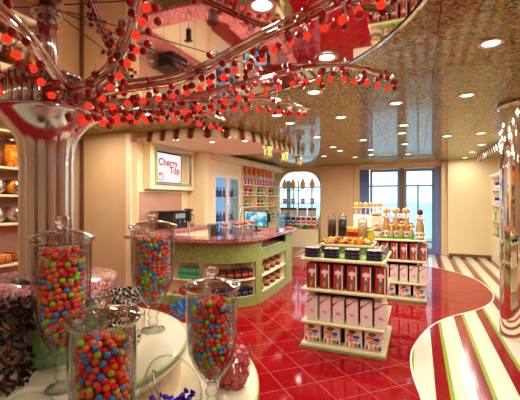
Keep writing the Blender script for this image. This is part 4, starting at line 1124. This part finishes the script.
M['lime_pale'] = plain('pale_lime', '#c3cc8c', .4)
g1 = gondola(-1.14, -.287, 3.71, 4.63, 'nearer square sweet gondola with cream shelves in the middle of the red floor')
g2 = gondola(-.73, .12, 6.0, 6.9, 'farther square sweet gondola behind the first, before the glass doors')
def red_box():
    m = MB(); w, d, h = .057, .045, .255
    m.box(-w, w, -d, d, 0, h, M['red_panel'], .003); y = -d-.001
    m.box(w*.62, w*.8, y-.0003, -d+.001, .004, h-.004, M['paper']); m.box(-w*.98, -w*.86, y-.0003, -d+.001, .004, h-.004, M['dark'])
    m.box(-w*.82, w*.60, y, -d+.001, .008, h-.008, M['red_panel'])
    m.box(w*.82, w*.98, y-.0005, -d, 0.004, h-.004, M['black'])
    m.box(-w*.33, w*.28, y-.001, y, .03, .13, plain('print_green', '#5d7a3c', .4)); m.box(-w*.26, w*.0, y-.0015, y-.001, .012, .07, M['nut'])
    m.box(-w*.6, w*.55, y-.0015, y-.001, .155, .19, M['pinkwhite']); m.box(-w*.2, w*.16, y-.0018, y-.001, .12, .235, M['pinkwhite'])
    m.box(-w*.18, w*.14, y-.002, y-.0015, .20, .238, plain('print_brown', '#6d4630', .5)); return m
def white_box():
    m = MB(); w, d, h = .057, .045, .25
    m.box(-w, w, -d, d, 0, h, M['pinkwhite'], .003); y = -d-.001
    m.add([(-w, y, h-.085), (-w, y, h-.06), (w, y, h), (w*.7, y, h)], [(0, 3, 2, 1)], M['red_panel']); m.add([(-w, y-.0003, h-.085), (-w, y-.0003, h-.06), (w, y-.0003, h), (w*.7, y-.0003, h)], [(0, 1, 2, 3)], M['red_panel'])
    pts = []
    for k in range(24):
        t = k/23; pts.append((-.018 + .04*t, y-.001, .095 + .016*math.sin(t*14)*(1-.4*t)))
    m.tube(pts, .0022, M['red_panel'], 5); return m
def toy_box():
    m = MB(); w, d, h = .084, .04, .188
    m.box(-w, w, -d, d, 0, h, M['white'], .003); y = -d-.001; rr = random.Random(4)
    for k in range(34):
        x, z = rr.uniform(-w*.9, w*.9), rr.uniform(.05, h-.012); s = rr.uniform(.003, .006)
        m.box(x-s, x+s, y, -d+.001, z-s, z+s, M[rr.choice(['red_panel', 'pinkwhite', 'red_panel', 'magenta'])])
    yb = y-.001
    m.ball((-.012, yb, h-.03), .03, M['choc_dark'], 14, 8, (1.2, .05, .6)); m.ball((-.012, yb-.001, h-.03), .02, M['leaf'], 12, 8, (1.1, .05, .45))
    m.ball((-.03, yb-.001, h-.062), .03, M['orange'], 14, 8, (1.3, .05, .55), Matrix.Identity(4)); m.ball((.03, yb-.0015, h-.075), .026, M['blue'], 14, 8, (1.35, .05, .6))
    m.box(-.06, .06, yb-.0005, yb, .075, .080, M['red_panel']); m.box(-.045, .05, yb-.0005, yb, .088, .094, M['magenta'])
    for k, c in enumerate(('red_panel', 'white', 'orange', 'yellow', 'magenta', 'leaf', 'navy')):
        m.box(-w*.85 + k*.021, -w*.85 + k*.021 + .018, yb-.001, yb, .008, .045, M[c])
    return m
def row_of(mk, nm, n, g, xs, y, z, what, where, cat, group, first=None):
    for k, x in enumerate(xs):
        lab = '%s %s from the left %s' % (ORD[k], what, where)
        if first is None: first = tag(mk().build(nm, None, (x, y, z)), lab, cat, group)
        else: dup(first, (x, y, z), None, lab, group)
    return first
xs6 = [-1.14 + .05 + .062 + k*.1385 for k in range(6)]
rA = row_of(red_box, 'chocolate_box', 6, g1, xs6, 3.80, .628, 'red picture box', 'on the upper shelf of the nearer gondola', 'box', 'red boxes on the nearer gondola')
rB = row_of(white_box, 'chocolate_box', 6, g1, xs6, 3.80, .288, 'ribboned white box', 'on the middle shelf of the nearer gondola', 'box', 'white boxes on the nearer gondola')
rC = row_of(toy_box, 'sweet_box', 4, g1, [-1.025, -.82, -.60, -.405], 3.80, .056, 'brightly printed white box', 'at the foot of the nearer gondola', 'box', 'print boxes on the nearer gondola')
xs6b = [-.73 + .05 + .062 + k*.1385 for k in range(6)]
def more(first, xs, y, z, what, where, group):
    n = len(xs)
    for k, x in enumerate(xs): dup(first, (x, y, z), None, '%s %s from the right %s' % (ORD[n-1-k], what, where), group)
more(rA, xs6b, 6.09, .628, 'red picture box', 'on the upper shelf of the farther gondola', 'red boxes on the farther gondola')
more(rB, xs6b, 6.09, .288, 'ribboned white box', 'on the middle shelf of the farther gondola', 'white boxes on the farther gondola')
more(rC, [-.62, -.41, -.19, .02], 6.09, .056, 'brightly printed white box', 'at the foot of the farther gondola', 'print boxes on the farther gondola')
# navy fluted sweet trays, three deep in four stacks along the front, and columns down both sides
def tray():
    m = MB(); m.lathe([(.070, 0), (.078, .008), (.076, .016), (.080, .024), (.079, .028)], M['navy'], seg=40, mod=lambda a, z: (1 + .02*math.cos(a*14))/max(abs(math.cos(a)), abs(math.sin(a)))**.75)
    m.lathe([(0, .0285), (.09, .0285), (.086, .032), (0, .033)], M['tray_top'], seg=4, smooth=False, mtx=Matrix.Rotation(.785, 4, 'Z')); return m
M['tray_top'] = speckle('tray_topping', [('#d8606a', 3), ('#f0dcd2', 3), ('#8a2f3a', 1), ('#e89a8a', 2)], 60, .4)[0]
tr0 = None
xsT = [-1.035, -.83, -.615, -.40]
for k, x in enumerate(xsT):
    for lv in range(3):
        lab = '%s navy sweet tray in the %s front stack from left, nearer gondola' % (('bottom', 'middle', 'top')[lv], ORD[k])
        loc = (x, 3.825, .9475 + lv*.0335)
        if tr0 is None: tr0 = tag(tray().build('sweet_tray', None, loc), lab, 'sweet tray', 'navy trays in front stacks')
        else: dup(tr0, loc, None, lab)
def choc_tray():
    m = MB(); m.box(-.055, .055, -.06, .06, 0, .055, M['navy'], .006)
    for i in range(2):
        for j in range(3): m.ball((-.026+i*.052, -.038+j*.038, .058), .02, M['bean_brown'] if (i+j) % 2 else M['nut'], 10, 7)
    m.box(-.055, .055, -.061, -.06, .01, .045, M['pinkwhite']); return m
ct0 = None
for side, x in (('left', -1.06), ('right', -.36)):
    for k in range(4):
        lab = '%s chocolate tray from the front down the %s side of the nearer gondola top' % (ORD[k], side); loc = (x, 4.0 + k*.15, .9475 + (.055 if side == 'right' else .03) - (.055 if side == 'right' else .03))
        if ct0 is None: ct0 = tag(choc_tray().build('chocolate_tray', None, loc), lab, 'chocolate tray', 'chocolate trays on the nearer gondola')
        else: dup(ct0, loc, None, lab)
        dup(tr0, (0, 0, -9), None, None) if False else None
# raised riser with wrapped fruit sweets and jars
rs = empty('display_riser', (-.74, 4.36, .9475), 'green sided riser with cream top on the nearer gondola', 'riser')
MB().box(-.25, .25, -.20, .255, 0, .075, M['counter_green']).build('riser_body', rs)
MB().box(-.285, .285, -.235, .26, .075, .108, M['cream'], .014, seg=3).build('riser_top', rs)
ZR = .9475 + .1085
def fruit_sweet(mt):
    m = MB(); m.ball((0, 0, .011), .011, M[mt], 8, 6, (1.2, 1, 1))
    for s in (-1, 1): m.lathe([(.002, 0), (.006, .005), (.010, .012)], M[mt], seg=7, cap=False, mtx=Matrix.Translation((s*.0125, 0, .011)) @ Matrix.Rotation(s*PI/2, 4, 'Y'))
    return m
fs_ = {}
q = random.Random(21); placed = []
names = {'orange': 'orange', 'yellow': 'yellow', 'leaf': 'green', 'red': 'red', 'paper': 'white'}
tries = 0
while len(placed) < 230 and tries < 20000:
    tries += 1
    u, v = q.uniform(-1, 1), q.uniform(-1, 1); x = -.74 + u*.255; y = 4.225 + v*.085
    z = ZR + max(0, (1-abs(u)**6)*(1-v*v))*.05*q.uniform(0, 1) + .001
    if any((Vector((x, y, z))-o_).length < .0195 for o_ in placed): continue
    placed.append(Vector((x, y, z))); mt = q.choice(['orange']*6+['yellow']*3+['leaf']*3+['red']*4+['paper']*1)
    lab = '%s wrapped fruit sweet in the heap on the nearer gondola riser' % names[mt]
    if mt not in fs_: o = tag(fruit_sweet(mt).build('fruit_sweet', None, (x, y, z)), lab, 'sweet', 'fruit sweets on the riser'); fs_[mt] = o
    else: o = dup(fs_[mt], (x, y, z), None, lab)
    o.rotation_euler = (0, 0, q.uniform(0, 6.28)); o.scale = (1.3, 1.3, 1.3)
def small_jar(loc, fillmat, h, label, r=.052, lid='glass'):
    o = empty('sweet_jar', loc, label, 'jar')
    MB().lathe([(.0, 0), (r*.95, 0), (r, .01), (r, h*.82), (r*.85, h*.86)], M['glass'], seg=28, cap=False).build('glass_body', o)
    MB().lathe([(0, .006), (r*.88, .006), (r*.9, h*.76), (r*.5, h*.80), (0, h*.81)], fillmat, seg=28, cap=False).build('filling', o)
    MB().lathe([(r*.85, h*.86), (r*1.02, h*.865), (r*.9, h*.90), (r*.3, h*.93), (r*.18, h*.94), (r*.32, h*.97), (r*.2, h), (0, h)], M[lid], seg=28, cap=False).build('jar_lid', o)
    return o
def on_riser(px, y): 
    u = (px-260)/F_PX; d = y/(CS+SN*u); return cam_d(d, u*d, ZR)
small_jar(on_riser(332, 4.37), M['bean_brown'], .34, 'domed glass jar of brown beans on the gondola riser')
small_jar(on_riser(342.5, 4.37), M['bean_black'], .34, 'domed glass jar of black beans on the gondola riser')
small_jar(on_riser(362.5, 4.40), M['nut'], .30, 'glass jar of tan nuts on the gondola riser', .053)
can = MB(); can.lathe([(.04, 0), (.042, .005), (.042, .14), (.044, .145), (.044, .16), (0, .162)], M['yellow'], seg=20); can.lathe([(.0425, .03), (.0425, .11)], M['red'], seg=20, cap=False)
for px, y, cap_, lab in ((350.5, 4.52, 'red', 'red and yellow sweet can beside the black bean jar'), (356, 4.50, 'red', 'red and yellow sweet can beside the jar of nuts')):
    c_ = tag(can.build('sweet_can', None, on_riser(px, y)), lab, 'can', 'sweet cans on the riser')
gb2 = MB(); gb2.box(-.04, .04, -.025, .025, 0, .15, plain('lime_bag', '#a8b83a', .35), .018); gb2.box(-.028, .028, -.027, -.024, .04, .11, M['yellow']); tag(gb2.build('sweet_bag', None, on_riser(370.5, 4.5)), 'yellow green sweet bag at the right end of the gondola riser', 'bag')

# on the farther gondola
ZT = .9475
rs2 = empty('display_riser', (-.40, 6.55, ZT), 'low cream riser on the farther gondola behind the bean jars', 'riser')
MB().box(-.30, .20, -.22, .22, 0, .10, M['counter_green']).build('riser_body', rs2); MB().box(-.32, .22, -.24, .24, .10, .125, M['cream'], .01).build('riser_top', rs2)
p = on_riser(368, 6.55)
tw_ = empty('orange_tower', (p.x, 6.55, ZT+.1255), 'white acrylic tower with a row of orange balls along its top', 'display tower')
m = MB(); m.box(-.24, .24, -.06, .06, 0, .22, M['white'], .01); m.build('tower_body', tw_)
m = MB()
for k in range(6): m.tube([(-.20+k*.08, 0, .22), (-.20+k*.08, 0, .36)], .012, M['paper'], 8)
m.build('tower_posts', tw_); MB().box(-.25, .25, -.07, .07, .34, .352, M['white'], .004).build('tower_tray', tw_)
for k in range(6): MB().ball((-.20+k*.08, 0, .395), .041, M['orange'] if k % 2 else plain('light_orange', '#f3ab4a', .3), 14, 10).build('orange_ball', tw_)
def gift(loc, label, s=1., head='plaid'):
    o = empty('gift_bag', loc, label, 'gift bag'); o.scale = (s, s, s)
    MB().lathe([(.062, 0), (.066, .02), (.066, .12), (.06, .2), (.042, .29), (.024, .34)], M['straw'], seg=20).build('bag_body', o)
    m = MB(); m.lathe([(.0672, .02), (.0672, .12)], M['paper'], seg=20, cap=False)
    for a in range(8): m.box(-.014, .014, -.0695, -.067, .055, .088, M['red_panel'], 0, Matrix.Rotation(a*PI/4 + .2, 4, 'Z'))
    m.build('label_band', o)
    m = MB()
    for k in range(6):
        a = k*PI/3; m.tube(smooth_path([(0, 0, .345), (.045*math.cos(a), .045*math.sin(a), .385), (.075*math.cos(a), .075*math.sin(a), .35), (.05*math.cos(a), .05*math.sin(a), .318), (0, 0, .34)], 4), .012, M['ribbon_white'], 6)
    m.build('ribbon_bow', o)
    m = MB(); m.ball((0, 0, .43),   .062 if head == 'plaid' else .045, M['plaid'] if head == 'plaid' else M['chocolate'], 18, 12, (1, 1, .82 if head == 'plaid' else 1.35)); m.build('topper', o)
    return o
def on_top(px, y):
    u = (px-260)/F_PX; d = y/(CS+SN*u); return cam_d(d, u*d, ZT)
for k, px in enumerate((386.5, 396, 406)):
    gift(on_top(px, 6.22), '%s tall gift bag with orange checked topper from the left on the farther gondola' % ORD[k])
gift(on_top(420, 6.14), 'gift bag with dark egg topper alone at the right end of the farther gondola', .95, 'egg')
def mini(loc, label):
    o = empty('candy_bag', loc, label, 'candy bag'); MB().lathe([(.04, 0), (.044, .05), (.03, .13), (.02, .15)], M['straw'], seg=14).lathe([(.0415, .004), (.046, .05)], M['leaf'], seg=14, cap=False).build('bag_body', o)
    m = MB(); m.ball((0, 0, .2), .05, M['plaid'], 14, 10, (1, 1, .7)); m.ball((0, 0, .235), .03, M['red'], 10, 8, (1, 1, .6)); m.build('sweet_topping', o)
for k, px in enumerate((391.3, 401, 411.5)): mini(on_top(px, 6.10), '%s small orange topped sweet bag from the left before the gift bags' % ORD[k])
ck = empty('sweet_hamper', on_top(376.5, 6.12), 'cellophane wrapped round hamper with checked top left of the gift bags', 'hamper')
MB().lathe([(.07, 0), (.088, .09), (.085, .1), (0, .1)], M['pinkwhite'], seg=24).build('basket', ck)
m = MB(); m.lathe([(.08, .1), (.08, .2), (.06, .3), (.03, .34)], M['cello'], seg=20, mod=lambda a, z: 1+.05*math.cos(a*7)); m.build('cellophane_wrap', ck)
m = MB(); rr = random.Random(2)
for k in range(16): a = rr.uniform(0, 6.28); b = .05*math.sqrt(rr.random()); m.ball((b*math.cos(a), b*math.sin(a), .12+rr.uniform(0, .1)), .025, M[rr.choice(['straw', 'nut', 'yellow', 'paper'])], 8, 6)
m.build('sweets', ck); MB().box(-.075, .075, -.04, .04, .345, .40, M['plaid'], .015).build('checked_top', ck)
ctr = on_top(399, 6.55)
for k in range(3):
    o = MB(); o.lathe([(.035, 0), (.04, .01), (.04, .3), (.02, .36), (.02, .42), (.03, .43), (0, .44)], M['cello'], seg=14); o.lathe([(0, .01), (.03, .01), (.03, .25), (0, .26)], M['paper'], seg=12, cap=False)
    tag(o.build('clear_bottle', None, on_top(388 + k*7, 6.5)), '%s clear wrapped bottle from the left behind the gift bags' % ORD[k], 'bottle', 'clear bottles behind the gift bags')

# ------------------------------------------------------------------ right: chrome column and wall shelves
col_a = math.radians(36.3); CX, CY = cam_d(5.1*math.cos(col_a), 5.1*math.sin(col_a), 0).xy
cm = MB(); cm.lathe([(.27, 0), (.27, HC)], M['chrome'], (CX, CY, 0), 64, cap=False); struct(cm.build('trim_chrome_column'))
cr = MB(); cr.lathe([(.27, HC-.07), (.295, HC-.06), (.295, HC-.0), (.27, HC)], M['steel'], (CX, CY, 0), 64, cap=False); struct(cr.build('trim_column_ring'))
rw = empty('wall_shelf_unit', (XR, 9.4, 0), 'cream shelf unit with curved top on the right wall beside the chrome column', 'shelves')
m = MB(); m.box(-.02, 0, -1.6, 1.6, .0, 2.2, M['cream_light']); m.box(-.19, 0, 1.56, 1.6, 0, 2.2, M['cream_light']); m.box(-.19, 0, -1.6, -1.56, 0, 2.2, M['cream_light']); m.build('carcass', rw)
m = MB(); m.box(-.23, .0, -1.64, 1.64, 2.12, 2.2, M['white'], .02); m.build('cornice', rw)
for z in (.66, 1.02, 1.4, 1.78): MB().box(-.19, -.02, -1.56, 1.56, z, z+.025, M['pink_stone'] if z < .7 else M['white'], .004).build('shelf', rw)
MB().box(-.185, -.02, -1.56, 1.56, 0, .66, M['cream_light']).build('base_cabinet', rw)
def col_pack(mt):
    m = MB(); m.box(-.05, .05, -.06, .06, 0, .19, M[mt], .008); m.box(-.0515, -.05, -.04, .04, .04, .14, M['paper']); return m
pr = {}
for row, z, opts in (('lowest', .686, ('yellow', 'leaf')), ('second', 1.046, ('leaf', 'yellow')), ):
    for k in range(9):
        mt = opts[k % 2]; nm_ = {'yellow': 'yellow', 'leaf': 'green'}[mt]; y = 10.75 - k*.3; lab = '%s pack, %s from the back on the %s right wall shelf' % (nm_, ORD[k], row)
        if mt not in pr: pr[mt] = tag(col_pack(mt).build('candy_pack', None, (XR-.11, y, z)), lab, 'pack', 'yellow and green packs on the right wall')
        else: dup(pr[mt], (XR-.11, y, z), None, lab)
fl_ = MB(); fl_.lathe([(.035, 0), (.05, .11), (.0, .112)], M['pinkwhite'], seg=14)
for k in range(7): a = k*.9; fl_.ball((.035*math.cos(a), .035*math.sin(a), .14+.02*(k % 2)), .03, M['purple'], 8, 6)
f0 = None
for row, z in (('third', 1.426), ('highest', 1.806)):
    for k in range(6):
        y = 10.7 - k*.45; lab = 'purple topped pot, %s from the back on the %s right wall shelf' % (ORD[k], row)
        if f0 is None: f0 = tag(fl_.build('candy_pot', None, (XR-.11, y, z)), lab, 'candy pot', 'purple pots on the right wall')
        else: dup(f0, (XR-.11, y, z), None, lab)
rm_ = MB(); ring = [(0, .12*math.cos(2*PI*k/32), .2*math.sin(2*PI*k/32)) for k in range(33)]; rm_.tube(ring, .018, M['gold'], 8, False); rm_.add([(.005, .115*math.cos(2*PI*k/32), .19*math.sin(2*PI*k/32)) for k in range(32)], [tuple(range(32))], M['mirror'])
tag(rm_.build('wall_mirror', None, (XR-.02, 10.0, 2.41)), 'small oval gold framed mirror above the right wall shelves', 'mirror')

# ------------------------------------------------------------------ left wall: shelves of candy jars
lw = empty('wall_shelf_unit', (XL, 3.2, 0), 'pinkish brown shelf unit of candy jars behind the chrome trunk', 'shelves')
M['shelf_brown'] = plain('shelf_brown', '#b98a78', .5)
m = MB(); m.box(0, .02, -1.1, .6, 0, 2.5, M['shelf_brown']); m.box(.02, .42, -1.1, -1.06, 0, 2.5, M['shelf_brown']); m.box(.02, .42, .56, .6, 0, 2.5, M['shelf_brown']); m.build('carcass', lw)
for z in (.25, .72, 1.25, 1.62, 1.98, 2.46): MB().box(.02,   .44, -1.06, .56, z-.03, z, M['cream'], .005).build('shelf', lw)
def big_jar(loc, label, h, fillm):
    o = empty('candy_jar', loc, label, 'candy jar'); MB().lathe([(.11, 0), (.115, .01), (.115, h-.03), (.09, h)], M['thin_glass'], seg=28).build('glass_body', o)
    MB().lathe([(0, .006), (.107, .006), (.107, h*.85), (0, h*.87)], fillm, seg=28, cap=False).build('filling', o); MB().lathe([(.095, h), (.1, h+.03), (.03, h+.045), (.03, h+.06), (0, h+.065)], M['steel'], seg=24).build('jar_lid', o)
def lying(loc, label, fillm):
    o = empty('candy_jar', loc, label, 'candy jar'); R = Matrix.Translation((0, 0, .105)) @ Matrix.Rotation(PI/2, 4, 'Y')
    MB().lathe([(.09, -.16), (.105, -.14), (.105, .12), (.08, .15)], M['thin_glass'], seg=28, mtx=R).build('glass_body', o)
    MB().lathe([(0, -.13), (.095, -.13), (.095, .10), (0, .105)], fillm, seg=28, mtx=R, cap=False).build('filling', o)
    MB().lathe([(.085, .15), (.09, .152), (.09, .175), (0, .18)], M['steel'], seg=24, mtx=R).build('jar_lid', o)
def basket(loc, label, fillm):
    o = empty('candy_basket', loc, label, 'basket'); m = MB(); w, d, h = .17, .2, .11
    for z in (.005, .05, h): m.tube([(-w, -d, z), (w, -d, z), (w, d, z), (-w, d, z), (-w, -d, z)], .005, M['basket'], 6)
    for k in range(9):
        t = -1 + k/4; m.tube([(w, d*t, .005), (w, d*t, h)], .0035, M['basket'], 5); m.tube([(-w, d*t, .005), (-w, d*t, h)], .0035, M['basket'], 5)
    m.box(-w, w, -d, d, .002, .01, M['basket']); m.build('wire_basket', o)
    MB().box(-w+.01, w-.01, -d+.01, d-.01, .01, .125, fillm, .03).build('filling', o)
XS = XL + .25
for k in range(5):
    y = 2.35 + k*.29
    w_ = '%s from the near end' % ORD[k]
    big_jar((XS, y, 1.981), 'upright orange candy jar, %s on the high left wall shelf' % w_, .36, M['orange_fill'])
    lying((XS, y, 1.621), 'lying jar of orange candy, %s on the left wall shelf' % w_, M['orange_fill'])
    lying((XS, y, 1.251), 'lying pale pink candy jar, %s on the left wall shelf' % w_, M['pink_fill'])
for k in range(3): basket((XS, 2.45 + k*.47, .721), 'wire basket of orange candy, %s from the near end low on the left wall' % ORD[k], M['orange_fill'])

# ------------------------------------------------------------------ picture settings
vs_ = sc.view_settings
vs_.view_transform = 'Standard'; vs_.look = 'None'; vs_.gamma = 1; vs_.use_curve_mapping = False; vs_.exposure = 0.0
sc.cycles.use_denoising = True; sc.cycles.max_bounces = 10; sc.cycles.transparent_max_bounces = 24; sc.cycles.glossy_bounces = 5; sc.cycles.diffuse_bounces = 5
sc.cycles.sample_clamp_indirect = 6; sc.cycles.caustics_reflective = False; sc.cycles.caustics_refractive = False
